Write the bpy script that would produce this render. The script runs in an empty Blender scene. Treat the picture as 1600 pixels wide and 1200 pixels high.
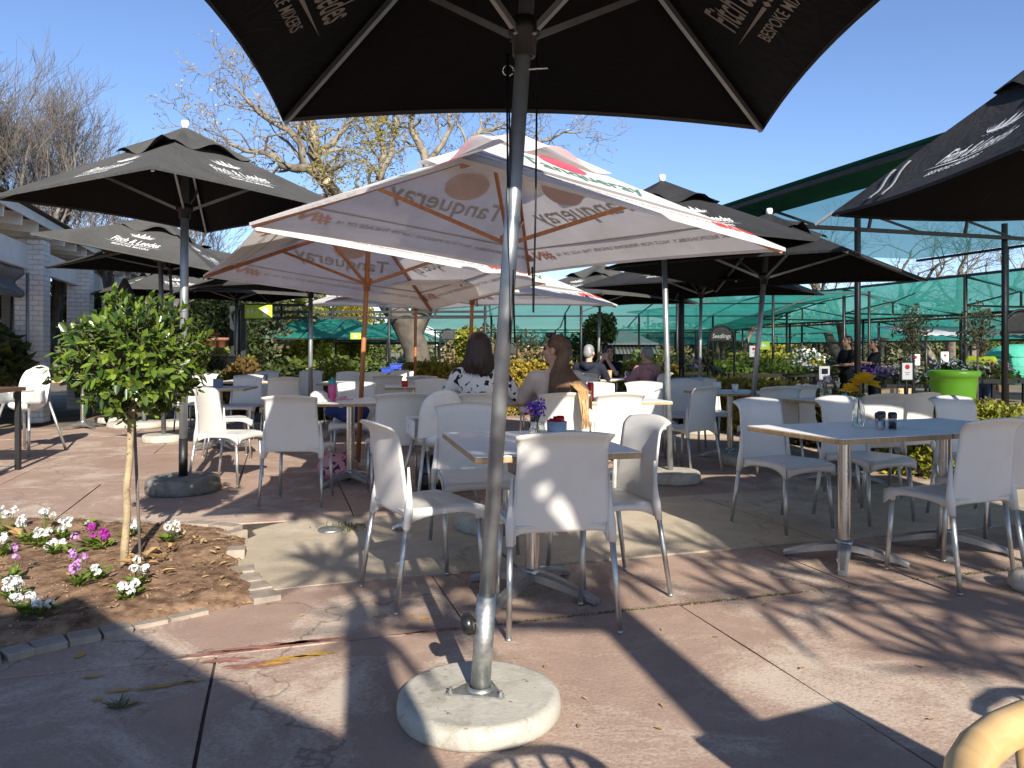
import bpy, bmesh, math, random
from math import sin, cos, pi, radians, sqrt, atan2
from mathutils import Vector, Matrix, noise as mnoise
scene = bpy.context.scene
COL = scene.collection
V = Vector
random.seed(7)
# ------------------------------------------------------------------ helpers
class MB:
    """collects shapes; build() links them as ONE mesh object"""
    def __init__(s): s.v=[]; s.f=[]; s.sm=[]; s.mi=[]
    def add(s, vs, fs, smooth=True, mi=0):
        o=len(s.v); s.v.extend([tuple(p) for p in vs])
        for f in fs: s.f.append([o+i for i in f]); s.sm.append(smooth); s.mi.append(mi)
    def box(s, c, size, rz=0, M=None, mi=0):
        x,y,z=[a/2 for a in size]; c=V(c)
        pts=[V(p) for p in ((-x,-y,-z),(x,-y,-z),(x,y,-z),(-x,y,-z),(-x,-y,z),(x,-y,z),(x,y,z),(-x,y,z))]
        R = M if M is not None else Matrix.Rotation(rz,3,'Z')
        s.add([c+R@p for p in pts], [(0,3,2,1),(4,5,6,7),(0,1,5,4),(1,2,6,5),(2,3,7,6),(3,0,4,7)], False, mi)
    def bbox(s, c, size, rz=0, b=.006, mi=0):
        """box with chamfered vertical and top edges"""
        x,y,z=[a/2 for a in size]; c=V(c); R=Matrix.Rotation(rz,3,'Z')
        def ring(x,y,zz,b): return [V(p) for p in ((-x+b,-y,zz),(x-b,-y,zz),(x,-y+b,zz),(x,y-b,zz),(x-b,y,zz),(-x+b,y,zz),(-x,y-b,zz),(-x,-y+b,zz))]
        rings=[ring(x-b,y-b,-z,b),ring(x,y,-z+b,b),ring(x,y,z-b,b),ring(x-b,y-b,z,b)]
        vs=[c+R@p for r in rings for p in r]; fs=[tuple(range(7,-1,-1)),tuple(range(24,32))]
        for k in range(3):
            for i in range(8):
                j=(i+1)%8; fs.append((k*8+i,k*8+j,k*8+8+j,k*8+8+i))
        s.add(vs,fs,False,mi)
    def bar(s, a, b, w, h=None, up=(0,0,1), mi=0):
        a=V(a); b=V(b); h=h or w; d=(b-a); L=d.length
        if L<1e-6: return
        d/=L; u=V(up)
        if abs(d.dot(u))>.98: u=V((1,0,0))
        x=d.cross(u).normalized(); z=x.cross(d)
        M=Matrix((x,d,z)).transposed()
        s.box((a+b)/2,(w,L,h),M=M,mi=mi)
    def tube(s, pts, rad, n=8, caps=True, smooth=True, mi=0, flat=1.0):
        pts=[V(p) for p in pts]; k=len(pts)
        if not hasattr(rad,'__len__'): rad=[rad]*k
        vs=[]; prev=None
        for i in range(k):
            d=(pts[min(i+1,k-1)]-pts[max(i-1,0)])
            if d.length<1e-9: d=V((0,0,1))
            d.normalize()
            if prev is None:
                u=V((0,0,1)) if abs(d.z)<.9 else V((1,0,0))
                x=d.cross(u).normalized()
            else:
                x=prev-d*prev.dot(d)
                if x.length<1e-6: x=d.orthogonal()
                x.normalize()
            prev=x; y=d.cross(x)
            for j in range(n):
                a=2*pi*j/n; vs.append(pts[i]+x*(cos(a)*rad[i])+y*(sin(a)*rad[i]*flat))
        fs=[]
        for i in range(k-1):
            for j in range(n):
                j2=(j+1)%n; fs.append((i*n+j,i*n+j2,(i+1)*n+j2,(i+1)*n+j))
        if caps: fs.append(tuple(range(n-1,-1,-1))); fs.append(tuple((k-1)*n+j for j in range(n)))
        s.add(vs,fs,smooth,mi)
    def loft(s, rings, caps=True, smooth=True, closed=True, mi=0):
        n=len(rings[0]); vs=[p for r in rings for p in r]; fs=[]
        for i in range(len(rings)-1):
            for j in range(n if closed else n-1):
                j2=(j+1)%n; fs.append((i*n+j,i*n+j2,(i+1)*n+j2,(i+1)*n+j))
        if caps: fs.append(tuple(range(n-1,-1,-1))); fs.append(tuple((len(rings)-1)*n+j for j in range(n)))
        s.add(vs,fs,smooth,mi)
    def lathe(s, prof, c=(0,0,0), n=24, smooth=True, caps=True, wob=0, mi=0, ax=None):
        c=V(c); rings=[]
        for r,z in prof:
            ring=[]
            for j in range(n):
                a=2*pi*j/n; rr=r*(1+wob*sin(3*a+1.3)+wob*.6*sin(5*a))
                p=V((rr*cos(a),rr*sin(a),z))
                if ax is not None: p=ax@p
                ring.append(c+p)
            rings.append(ring)
        s.loft(rings,caps,smooth,mi=mi)
    def ell(s, c, r, n=12, m=8, R=None, mi=0):
        c=V(c); rings=[]; r=r if hasattr(r,'__len__') else (r,r,r)
        for i in range(1,m):
            t=pi*i/m; ring=[]
            for j in range(n):
                a=2*pi*j/n; p=V((r[0]*sin(t)*cos(a),r[1]*sin(t)*sin(a),-r[2]*cos(t)))
                ring.append(c+(R@p if R else p))
            rings.append(ring)
        vs=[p for q in rings for p in q]; b=len(vs)
        vs+= [c+(R@V((0,0,-r[2])) if R else V((0,0,-r[2]))), c+(R@V((0,0,r[2])) if R else V((0,0,r[2])))]
        fs=[]
        for i in range(m-2):
            for j in range(n):
                j2=(j+1)%n; fs.append((i*n+j,i*n+j2,(i+1)*n+j2,(i+1)*n+j))
        for j in range(n):
            fs.append((b,(j+1)%n,j)); fs.append((b+1,(m-2)*n+j,(m-2)*n+(j+1)%n))
        s.add(vs,fs,True,mi)
    def sheet(s, fn, nu, nv, th=0, smooth=True, mi=0):
        """grid surface fn(i/nu, j/nv); thickness th along the grid normal"""
        g=[[V(fn(i/nu,j/nv)) for i in range(nu+1)] for j in range(nv+1)]
        W=nu+1; idx=lambda i,j:j*W+i
        vs=[p for r in g for p in r]
        q=[(idx(i,j),idx(i+1,j),idx(i+1,j+1),idx(i,j+1)) for j in range(nv) for i in range(nu)]
        if th==0: s.add(vs,q,smooth,mi); return
        nr=[]
        for j in range(nv+1):
            for i in range(nu+1):
                a=g[j][min(i+1,nu)]-g[j][max(i-1,0)]; b=g[min(j+1,nv)][i]-g[max(j-1,0)][i]
                n_=a.cross(b); nr.append(n_.normalized() if n_.length>1e-9 else V((0,0,1)))
        N=len(vs); vs2=[vs[k]-nr[k]*th for k in range(N)]
        fs=list(q)+[(d+N,c+N,b+N,a+N) for a,b,c,d in q]
        rim=[idx(i,0) for i in range(nu)]+[idx(nu,j) for j in range(nv)]+[idx(i,nv) for i in range(nu,0,-1)]+[idx(0,j) for j in range(nv,0,-1)]
        for k in range(len(rim)):
            a,b=rim[k],rim[(k+1)%len(rim)]; fs.append((b,a,a+N,b+N))
        s.add(vs+vs2,fs,smooth,mi)
    def prism(s, poly, z0, z1, mi=0, M=None):
        n=len(poly); vs=[V((x,y,z0)) for x,y in poly]+[V((x,y,z1)) for x,y in poly]
        if M: vs=[M@p for p in vs]
        fs=[tuple(range(n-1,-1,-1)),tuple(range(n,2*n))]+[(i,(i+1)%n,n+(i+1)%n,n+i) for i in range(n)]
        s.add(vs,fs,False,mi)
    def leaf(s, p, d, w, L, up=None, fold=.25, mi=0):
        d=V(d).normalized(); u=V(up) if up else V((random.gauss(0,1),random.gauss(0,1),random.gauss(0,1)))
        x=d.cross(u)
        if x.length<1e-4: x=d.orthogonal()
        x.normalize(); n=x.cross(d); p=V(p); f=n*(w*fold)
        s.add([p,p+d*L*.35+x*w*.5+f,p+d*L*.75+x*w*.36+f*.7,p+d*L,p+d*L*.75-x*w*.36+f*.7,p+d*L*.35-x*w*.5+f,p+d*L*.4,p+d*L*.76],
              [(0,1,6),(1,2,7,6),(2,3,7),(0,6,5),(6,7,4,5),(7,3,4)],True,mi)
    def quad(s, p, size, mi=0, asp=1.6):
        a=V((random.gauss(0,1),random.gauss(0,1),random.gauss(0,1))).normalized(); b=a.orthogonal().normalized()
        b=Matrix.Rotation(random.random()*6.28,3,a)@b; c=a.cross(b); p=V(p)
        b=b*(size*.5*asp); c=c*(size*.5)
        s.add([p-b,p-c,p+b,p+c],[(0,1,2,3)],False,mi)
    def build(s, name, mat, parent=None, world=True):
        me=bpy.data.meshes.new(name)
        vs=s.v
        if parent is not None and world:
            off=[0.,0.,0.]; q=parent
            while q is not None:
                off[0]+=q.location.x; off[1]+=q.location.y; off[2]+=q.location.z; q=q.parent
            vs=[(a-off[0],b-off[1],c-off[2]) for a,b,c in vs]
        me.from_pydata(vs,[],s.f); me.polygons.foreach_set('use_smooth',s.sm)
        if any(s.mi): me.polygons.foreach_set('material_index',s.mi)
        for m in (mat if isinstance(mat,(list,tuple)) else [mat]): me.materials.append(m)
        me.update()
        o=bpy.data.objects.new(name,me); COL.objects.link(o)
        if parent is not None: o.parent=parent
        return o
def tag(o,label=None,cat=None,group=None,kind=None):
    if label: o['label']=label
    if cat: o['category']=cat
    if group: o['group']=group
    if kind: o['kind']=kind
    return o
def empty(name,loc,label=None,cat=None,group=None,rz=0):
    o=bpy.data.objects.new(name,None); o.empty_display_size=.1; COL.objects.link(o)
    o.location=loc; o.rotation_euler=(0,0,rz); return tag(o,label,cat,group)
def copy_tree(o,parent=None):
    c=o.copy(); COL.objects.link(c); c.parent=parent
    for ch in list(o.children): copy_tree(ch,c)
    return c
def baked(mb, name, mat, parent, voxel=.013, smooth=5, dec=None):
    """fuse the collected shapes into one continuous skin"""
    o=mb.build(name+'_raw',mat,None); o.name=name
    m=o.modifiers.new('r','REMESH'); m.mode='VOXEL'; m.voxel_size=voxel; m.use_smooth_shade=True
    m=o.modifiers.new('s','SMOOTH'); m.iterations=smooth; m.factor=.5
    dg=bpy.context.evaluated_depsgraph_get(); dg.update()
    me=bpy.data.meshes.new_from_object(o.evaluated_get(dg)); old=o.data
    o.modifiers.clear(); o.data=me; bpy.data.meshes.remove(old); me.name=name
    if not me.materials: me.materials.append(mat)
    me.polygons.foreach_set('use_smooth',[True]*len(me.polygons))
    if parent is not None:
        off=V(parent.location); me.transform(Matrix.Translation(-off)); o.parent=parent
    return o
# ------------------------------------------------------------------ camera model
HC=1.2; YH=548; FP=1200.
def G(px,py):      # ground point seen at a photo pixel
    D=HC*FP/(py-YH); return ((px-800)/FP*D, D)
def gz(x,y):       # the terrace is level, the nursery beyond the hedge falls away gently
    d=sqrt(x*x+y*y); return -0.02*max(0,min(d,70)-13)
def UV(u,v): return (.956*u-.292*v, .292*u+.956*v)
GRID=radians(17)
# ------------------------------------------------------------------ materials
def nodes(name):
    m=bpy.data.materials.new(name); m.use_nodes=True; nt=m.node_tree; nt.nodes.clear()
    out=nt.nodes.new('ShaderNodeOutputMaterial'); return m,nt,out
def N(nt,t,**k):
    n=nt.nodes.new(t)
    for a,b in k.items(): setattr(n,a,b)
    return n
def L(nt,a,b): nt.links.new(a,b)
def ramp(nt,fac,stops):
    r=N(nt,'ShaderNodeValToRGB'); e=r.color_ramp.elements
    while len(e)<len(stops): e.new(.5)
    for i,(p,c) in enumerate(stops): e[i].position=p; e[i].color=(*c,1) if len(c)==3 else c
    L(nt,fac,r.inputs[0]); return r.outputs[0]
def noi(nt,scale,detail=4,rough=.55,dist=0,vec=None):
    n=N(nt,'ShaderNodeTexNoise'); n.inputs['Scale'].default_value=scale; n.inputs['Detail'].default_value=detail
    n.inputs['Roughness'].default_value=rough; n.inputs['Distortion'].default_value=dist
    if vec is None:
        tc=N(nt,'ShaderNodeTexCoord'); vec=tc.outputs['Object']
    L(nt,vec,n.inputs['Vector']); return n.outputs['Fac']
def mixc(nt,fac,a,b,mode='MIX'):
    n=N(nt,'ShaderNodeMix'); n.data_type='RGBA'; n.blend_type=mode
    for sock,val in ((n.inputs[0],fac),(n.inputs[6],a),(n.inputs[7],b)):
        if hasattr(val,'is_linked') or hasattr(val,'node'): L(nt,val,sock)
        elif isinstance(val,(int,float)): sock.default_value=val
        else: sock.default_value=(*val,1)
    return n.outputs[2]
def bump(nt,h,strength=.3,dist=.01):
    b=N(nt,'ShaderNodeBump'); b.inputs['Strength'].default_value=strength; b.inputs['Distance'].default_value=dist
    L(nt,h,b.inputs['Height']); return b.outputs[0]
def plain(name,col,rough=.5,metal=0,var=.12,vs=6,bs=0,bscale=40,spec=.5,col2=None,coat=0):
    m,nt,out=nodes(name); p=N(nt,'ShaderNodeBsdfPrincipled')
    c2=col2 or tuple(c*(1-var*2) for c in col); f=noi(nt,vs,5,.6)
    L(nt,ramp(nt,f,[(.35,c2),(.62,col)]),p.inputs['Base Color'])
    f2=noi(nt,vs*2.3,3); L(nt,ramp(nt,f2,[(.3,(max(0,rough-.08),)*3),(.7,(min(1,rough+.1),)*3)]),p.inputs['Roughness'])
    p.inputs['Metallic'].default_value=metal; p.inputs['Specular IOR Level'].default_value=spec
    p.inputs['Coat Weight'].default_value=coat
    if bs: L(nt,bump(nt,noi(nt,bscale,4),bs,.004),p.inputs['Normal'])
    L(nt,p.outputs[0],out.inputs[0]); return m
def fabric(name,col,trans,rough=.85,fade=None,wrinkle=.25):
    m,nt,out=nodes(name); p=N(nt,'ShaderNodeBsdfPrincipled'); t=N(nt,'ShaderNodeBsdfTranslucent'); mx=N(nt,'ShaderNodeMixShader')
    f=noi(nt,2.2,6,.65,.4); c=ramp(nt,f,[(.3,fade or tuple(a*.8 for a in col)),(.65,col)])
    L(nt,c,p.inputs['Base Color']); L(nt,c,t.inputs['Color']); p.inputs['Roughness'].default_value=rough
    p.inputs['Specular IOR Level'].default_value=.15
    w=noi(nt,5,4,.55,2.5); bp=bump(nt,w,wrinkle*1.5,.03); L(nt,bp,p.inputs['Normal'])
    mx.inputs[0].default_value=trans; L(nt,p.outputs[0],mx.inputs[1]); L(nt,t.outputs[0],mx.inputs[2]); L(nt,mx.outputs[0],out.inputs[0]); return m
def leafmat(name,c1,c2,trans=.3,rough=.45,spec=.4):
    m,nt,out=nodes(name); p=N(nt,'ShaderNodeBsdfPrincipled'); t=N(nt,'ShaderNodeBsdfTranslucent'); mx=N(nt,'ShaderNodeMixShader')
    g=N(nt,'ShaderNodeNewGeometry'); c=ramp(nt,g.outputs['Random Per Island'],[(0,c1),(1,c2)])
    c=mixc(nt,ramp(nt,noi(nt,3,3),[(.35,(0,0,0)),(.65,(1,1,1))]),mixc(nt,.35,c,c1),c)
    L(nt,c,p.inputs['Base Color']); L(nt,c,t.inputs['Color']); p.inputs['Roughness'].default_value=rough; p.inputs['Specular IOR Level'].default_value=spec
    mx.inputs[0].default_value=trans; L(nt,p.outputs[0],mx.inputs[1]); L(nt,t.outputs[0],mx.inputs[2]); L(nt,mx.outputs[0],out.inputs[0]); return m
def netmat(name,col,opac,trans=.45,holes=0):
    m,nt,out=nodes(name); d=N(nt,'ShaderNodeBsdfDiffuse'); t=N(nt,'ShaderNodeBsdfTranslucent'); mx=N(nt,'ShaderNodeMixShader')
    tr=N(nt,'ShaderNodeBsdfTransparent'); m2=N(nt,'ShaderNodeMixShader')
    f=noi(nt,.9,5,.6,1.2); c=ramp(nt,f,[(.3,tuple(a*.72 for a in col)),(.7,col)])
    L(nt,c,d.inputs[0]); L(nt,c,t.inputs[0]); mx.inputs[0].default_value=trans
    L(nt,bump(nt,noi(nt,1.6,3,.5,2),.35,.08),d.inputs['Normal'])
    L(nt,d.outputs[0],mx.inputs[1]); L(nt,t.outputs[0],mx.inputs[2]); m2.inputs[0].default_value=opac
    L(nt,tr.outputs[0],m2.inputs[1]); L(nt,mx.outputs[0],m2.inputs[2]); L(nt,m2.outputs[0],out.inputs[0]); return m
def glass(name,col=(.95,.98,.97)):
    m,nt,out=nodes(name); p=N(nt,'ShaderNodeBsdfPrincipled'); p.inputs['Base Color'].default_value=(*col,1)
    p.inputs['Transmission Weight'].default_value=1; p.inputs['Roughness'].default_value=.02; p.inputs['IOR'].default_value=1.3
    tr=N(nt,'ShaderNodeBsdfTransparent'); mx=N(nt,'ShaderNodeMixShader'); mx.inputs[0].default_value=.45
    L(nt,tr.outputs[0],mx.inputs[1]); L(nt,p.outputs[0],mx.inputs[2]); L(nt,mx.outputs[0],out.inputs[0]); return m
def woodmat(name,c1,c2,scale=(1,12,12),rough=.5):
    m,nt,out=nodes(name); p=N(nt,'ShaderNodeBsdfPrincipled'); tc=N(nt,'ShaderNodeTexCoord'); mp=N(nt,'ShaderNodeMapping')
    mp.inputs['Scale'].default_value=scale; L(nt,tc.outputs['Object'],mp.inputs[0])
    f=noi(nt,5,6,.6,1.0,mp.outputs[0]); L(nt,ramp(nt,f,[(.3,c1),(.7,c2)]),p.inputs['Base Color']); p.inputs['Roughness'].default_value=rough
    L(nt,bump(nt,f,.15,.003),p.inputs['Normal']); L(nt,p.outputs[0],out.inputs[0]); return m
def paving_mat(name,base,worn,dark,wf=(.56,.66),sc=1.0):
    m,nt,out=nodes(name); p=N(nt,'ShaderNodeBsdfPrincipled')
    tc=N(nt,'ShaderNodeTexCoord'); ob=tc.outputs['Object']; geo=N(nt,'ShaderNodeNewGeometry')
    big=noi(nt,.75*sc,6,.62,.5,ob); med=noi(nt,5*sc,7,.68,.3,ob); fine=noi(nt,65*sc,5,.7,0,ob); grit=noi(nt,260*sc,2,.6,0,ob)
    c=mixc(nt,ramp(nt,med,[(.3,(0,0,0)),(.7,(1,1,1))]),tuple(a*.82 for a in base),tuple(min(1,a*1.12) for a in base))
    c=mixc(nt,ramp(nt,big,[(.4,(0,0,0)),(.75,(.8,.8,.8))]),c,dark)
    n2=N(nt,'ShaderNodeMath',operation='MULTIPLY_ADD'); L(nt,fine,n2.inputs[0]); n2.inputs[1].default_value=.30
    w=noi(nt,1.15*sc,9,.72,.9,ob); L(nt,w,n2.inputs[2])
    n3=N(nt,'ShaderNodeMath',operation='SUBTRACT'); L(nt,n2.outputs[0],n3.inputs[0]); n3.inputs[1].default_value=.15
    c=mixc(nt,ramp(nt,n3.outputs[0],[(wf[0],(0,0,0)),(wf[1],(.85,.85,.85))]),c,worn)
    c=mixc(nt,ramp(nt,fine,[(.28,(.55,.55,.55)),(.45,(0,0,0))]),c,tuple(a*.5 for a in base))
    c=mixc(nt,ramp(nt,grit,[(.66,(0,0,0)),(.76,(.5,.5,.5))]),c,tuple(min(1,a*1.25) for a in worn))
    vo=N(nt,'ShaderNodeTexVoronoi'); vo.feature='DISTANCE_TO_EDGE'; vo.inputs['Scale'].default_value=.42; vm=N(nt,'ShaderNodeVectorMath',operation='ADD'); cn=N(nt,'ShaderNodeTexNoise'); cn.inputs['Scale'].default_value=3.0; cn.inputs['Detail'].default_value=6; L(nt,ob,cn.inputs['Vector']); vs_=N(nt,'ShaderNodeVectorMath',operation='SCALE'); vs_.inputs['Scale'].default_value=.55; L(nt,cn.outputs['Color'],vs_.inputs[0]); L(nt,ob,vm.inputs[0]); L(nt,vs_.outputs[0],vm.inputs[1]); L(nt,vm.outputs[0],vo.inputs['Vector'])
    ck=ramp(nt,vo.outputs['Distance'],[(0,(.75,.75,.75)),(.0035,(0,0,0))]); c=mixc(nt,ck,c,tuple(a*.35 for a in base))
    spot=noi(nt,8*sc,3,.7,1.5,ob); c=mixc(nt,ramp(nt,spot,[(.685,(0,0,0)),(.72,(.6,.6,.6))]),c,tuple(a*.62 for a in base))
    rp=mixc(nt,ramp(nt,geo.outputs['Random Per Island'],[(0,(0,0,0)),(1,(.22,.22,.22))]),c,dark)
    L(nt,rp,p.inputs['Base Color']); p.inputs['Roughness'].default_value=.82; p.inputs['Specular IOR Level'].default_value=.3
    a=N(nt,'ShaderNodeMath',operation='ADD'); L(nt,fine,a.inputs[0]); L(nt,n3.outputs[0],a.inputs[1])
    L(nt,bump(nt,a.outputs[0],.45,.006),p.inputs['Normal']); L(nt,p.outputs[0],out.inputs[0]); return m
def brick_white(name):
    m,nt,out=nodes(name); p=N(nt,'ShaderNodeBsdfPrincipled'); tc=N(nt,'ShaderNodeTexCoord'); sx=N(nt,'ShaderNodeSeparateXYZ'); L(nt,tc.outputs['Object'],sx.inputs[0])
    ad=N(nt,'ShaderNodeMath',operation='ADD'); L(nt,sx.outputs[0],ad.inputs[0]); L(nt,sx.outputs[1],ad.inputs[1])
    cb=N(nt,'ShaderNodeCombineXYZ'); L(nt,ad.outputs[0],cb.inputs[0]); L(nt,sx.outputs[2],cb.inputs[1])
    b=N(nt,'ShaderNodeTexBrick'); L(nt,cb.outputs[0],b.inputs[0]); b.inputs['Scale'].default_value=1
    b.inputs['Brick Width'].default_value=.23; b.inputs['Row Height'].default_value=.085; b.inputs['Mortar Size'].default_value=.008; b.inputs['Mortar Smooth'].default_value=.4
    b.inputs['Color1'].default_value=(.74,.74,.72,1); b.inputs['Color2'].default_value=(.66,.66,.64,1); b.inputs['Mortar'].default_value=(.5,.5,.49,1)
    f=noi(nt,9,5); L(nt,mixc(nt,ramp(nt,f,[(.4,(.25,.25,.25)),(.7,(0,0,0))]),b.outputs[0],(.45,.44,.41)),p.inputs['Base Color']); p.inputs['Roughness'].default_value=.75
    a=N(nt,'ShaderNodeMath',operation='MULTIPLY_ADD'); L(nt,b.outputs['Fac'],a.inputs[0]); a.inputs[1].default_value=-1.; L(nt,noi(nt,30,4),a.inputs[2])
    L(nt,bump(nt,a.outputs[0],.9,.012),p.inputs['Normal']); L(nt,p.outputs[0],out.inputs[0]); return m
M={}
def chair_plastic():
    m,nt,out=nodes('chair plastic'); p=N(nt,'ShaderNodeBsdfPrincipled'); oi=N(nt,'ShaderNodeObjectInfo')
    c=ramp(nt,oi.outputs['Random'],[(0,(.57,.55,.505)),(.5,(.63,.61,.57)),(1,(.655,.645,.615))])
    c=mixc(nt,ramp(nt,noi(nt,7,6,.7),[(.52,(0,0,0)),(.75,(.28,.28,.28))]),c,(.40,.36,.29))
    c=mixc(nt,ramp(nt,noi(nt,60,3,.6),[(.70,(0,0,0)),(.74,(.35,.35,.35))]),c,(.33,.30,.25))
    L(nt,c,p.inputs['Base Color']); L(nt,ramp(nt,noi(nt,18,4),[(.3,(.32,.32,.32)),(.7,(.52,.52,.52))]),p.inputs['Roughness']); L(nt,bump(nt,noi(nt,220,2),.06,.002),p.inputs['Normal'])
    L(nt,p.outputs[0],out.inputs[0]); return m
M['plastic']=chair_plastic()
M['plastic_white']=plain('white plastic',(.78,.78,.76),.3,var=.03)
M['alu']=plain('brushed aluminium',(.56,.56,.54),.42,.85,var=.1,vs=14)
M['steel']=plain('polished steel',(.60,.60,.58),.22,.95,var=.02,vs=3)
M['cast']=plain('cast aluminium',(.42,.43,.43),.38,.9,var=.1,vs=12,bs=.1)
M['pole_grey']=plain('satin aluminium pole',(.36,.38,.39),.42,.75,var=.08,vs=8)
M['galv']=plain('galvanised steel',(.46,.47,.45),.42,.85,var=.2,vs=30,bs=.1)
M['laminate']=plain('white laminate',(.76,.755,.735),.42,var=.03,vs=4,spec=.3)
M['edge']=woodmat('plywood edge',(.30,.19,.09),(.50,.35,.19),(6,6,1))
M['hardwood']=woodmat('varnished hardwood',(.25,.09,.035),(.42,.17,.065),(14,14,1),.4)
M['bentwood']=woodmat('pale turned wood',(.42,.26,.10),(.58,.40,.19),(4,1,9),.4)
M['darkwood']=woodmat('dark table wood',(.10,.05,.03),(.2,.11,.06),(1,9,9),.4)
M['blackfab']=fabric('weathered black canvas',(.082,.08,.074),.01,fade=(.058,.056,.052),wrinkle=.3)
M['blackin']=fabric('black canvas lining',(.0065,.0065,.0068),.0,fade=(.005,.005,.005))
M['blackfab2']=fabric('newer black canvas',(.032,.033,.034),.006,fade=(.022,.022,.023),wrinkle=.3)
M['whitefab']=fabric('off white canvas',(.82,.78,.745),.36,fade=(.70,.64,.60),wrinkle=.2)
M['print_white']=plain('white print',(.72,.71,.68),.7,var=.04)
M['print_faint']=plain('grey print on lining',(.24,.22,.19),.8,var=.05)
M['print_green']=fabric('green print',(.10,.28,.23),.35,wrinkle=0)
M['print_pink']=fabric('red print',(.80,.12,.18),.35,wrinkle=0)
M['print_red']=fabric('bright red print',(.75,.10,.08),.35,wrinkle=0)
M['show_grey']=fabric('painted print show-through',(.60,.57,.55),.34,wrinkle=0)  # paler underside copies of the print; light through the cloth painted in
M['show_pink']=fabric('painted dot show-through',(.80,.66,.63),.36,wrinkle=0)
M['show_red']=fabric('painted letter show-through',(.80,.58,.54),.36,wrinkle=0)
M['print_grey']=fabric('grey print',(.36,.36,.38),.35,wrinkle=0)
M['concrete']=plain('cast concrete',(.42,.395,.335),.88,var=.16,vs=9,bs=.5,bscale=70,col2=(.28,.255,.21))
def cast_concrete():
    m,nt,out=nodes('cast concrete'); p=N(nt,'ShaderNodeBsdfPrincipled'); c=ramp(nt,noi(nt,8,7,.7,.4),[(.3,(.27,.245,.20)),(.48,(.40,.375,.315)),(.7,(.47,.445,.385))])
    c=mixc(nt,ramp(nt,noi(nt,34,3,.6),[(.66,(0,0,0)),(.70,(.8,.8,.8))]),c,(.13,.115,.095)); c=mixc(nt,ramp(nt,noi(nt,5,4,.6,2),[(.58,(0,0,0)),(.66,(.45,.45,.45))]),c,(.24,.19,.13))
    L(nt,c,p.inputs['Base Color']); p.inputs['Roughness'].default_value=.9; p.inputs['Specular IOR Level'].default_value=.2; L(nt,bump(nt,noi(nt,55,6,.75),.6,.006),p.inputs['Normal']); L(nt,p.outputs[0],out.inputs[0]); return m
M['concrete']=cast_concrete()
M['darkstone']=plain('weathered concrete',(.20,.19,.16),.9,var=.3,vs=9,bs=.6,bscale=40,col2=(.10,.095,.08))
M['paving']=paving_mat('worn red paving',(.375,.262,.202),(.56,.465,.37),(.275,.185,.142),(.495,.63))
M['conc_path']=paving_mat('old concrete path',(.46,.39,.29),(.56,.50,.40),(.34,.27,.195),(.5,.7))
M['paver']=plain('edging paver',(.34,.28,.22),.85,var=.18,vs=9,bs=.5,bscale=50)
M['joint']=plain('joint dirt',(.085,.062,.045),.95,var=.3,vs=12,bs=.6)
M['ground']=plain('bare garden ground',(.21,.155,.10),.95,var=.25,vs=1.2,bs=.5,bscale=20)
M['soil']=plain('garden soil',(.265,.172,.108),.95,var=.28,vs=14,bs=1,bscale=55,col2=(.095,.052,.03),spec=.15)
M['moss']=leafmat('joint moss',(.10,.11,.03),(.17,.16,.05))
M['yellow']=plain('worn yellow paint',(.52,.30,.045),.8,var=.25,vs=25)
M['redpaint']=plain('old red paint',(.33,.15,.115),.8,var=.25,vs=25)
M['black']=plain('black steel',(.016,.016,.016),.45,.2,var=.1)
M['blackrub']=plain('black plastic',(.012,.012,.012),.3,var=.1)
M['bark']=plain('tree bark',(.20,.165,.125),.95,var=.35,vs=5,bs=.8,bscale=18)
M['bark_grey']=plain('grey bark',(.195,.168,.145),.95,var=.3,vs=4,bs=.4,bscale=20)
M['bark_pale']=plain('pale young bark',(.38,.29,.17),.85,var=.2,vs=18,bs=.3)
M['jac_lit']=plain('jacaranda sunlit tone',(.28,.24,.185),.95,var=.35,vs=3,bs=.6,bscale=14,col2=(.10,.08,.06))  # limbs: bark colour made pale to stand for sunlight on them
M['jac_shade']=plain('jacaranda shaded tone',(.13,.105,.08),.95,var=.45,vs=3,bs=.8,bscale=14,col2=(.06,.05,.04))  # trunk: the same bark darkened, its shadow put into the colour
M['twig']=plain('twig bark',(.33,.27,.20),.95,var=.3,vs=6)
M['sawn']=plain('sawn wood',(.62,.45,.25),.8)
M['top_leaf']=leafmat('glossy topiary leaf',(.022,.058,.009),(.19,.26,.028),.26,.25,.6)
M['tawny']=leafmat('dry tawny leaf',(.16,.115,.055),(.34,.25,.12),.25,.7,.2)
M['hedge_leaf']=leafmat('golden hedge leaf',(.20,.145,.018),(.44,.33,.045),.3,.55,.3)
M['hedge_dark']=leafmat('dull hedge leaf',(.055,.05,.014),(.17,.13,.03),.22,.6,.3)
M['green_leaf']=leafmat('green shrub leaf',(.05,.085,.015),(.14,.17,.03),.3,.5,.3)
M['lime_leaf']=leafmat('yellow green shrub leaf',(.15,.17,.02),(.33,.32,.04),.3,.5,.3)
M['dark_leaf']=leafmat('dark evergreen leaf',(.025,.04,.012),(.075,.095,.022),.22,.5,.3)
M['olive_leaf']=leafmat('olive leaf',(.11,.12,.06),(.22,.22,.12),.3,.5,.3)
M['brown_leaf']=leafmat('bronze shrub leaf',(.10,.06,.02),(.22,.15,.04),.3,.5,.3)
M['jac_leaf']=leafmat('yellowing feathery leaf',(.24,.20,.025),(.46,.37,.05),.4,.6,.2)
M['seed']=leafmat('pale seed pod',(.34,.27,.16),(.52,.44,.29),.25,.7,.2)
M['fol_low']=leafmat('bedding plant leaf',(.09,.14,.02),(.22,.30,.05),.3,.5,.3)
M['petal_white']=leafmat('white petal',(.72,.72,.70),(.85,.84,.80),.3,.6,.2)
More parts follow.
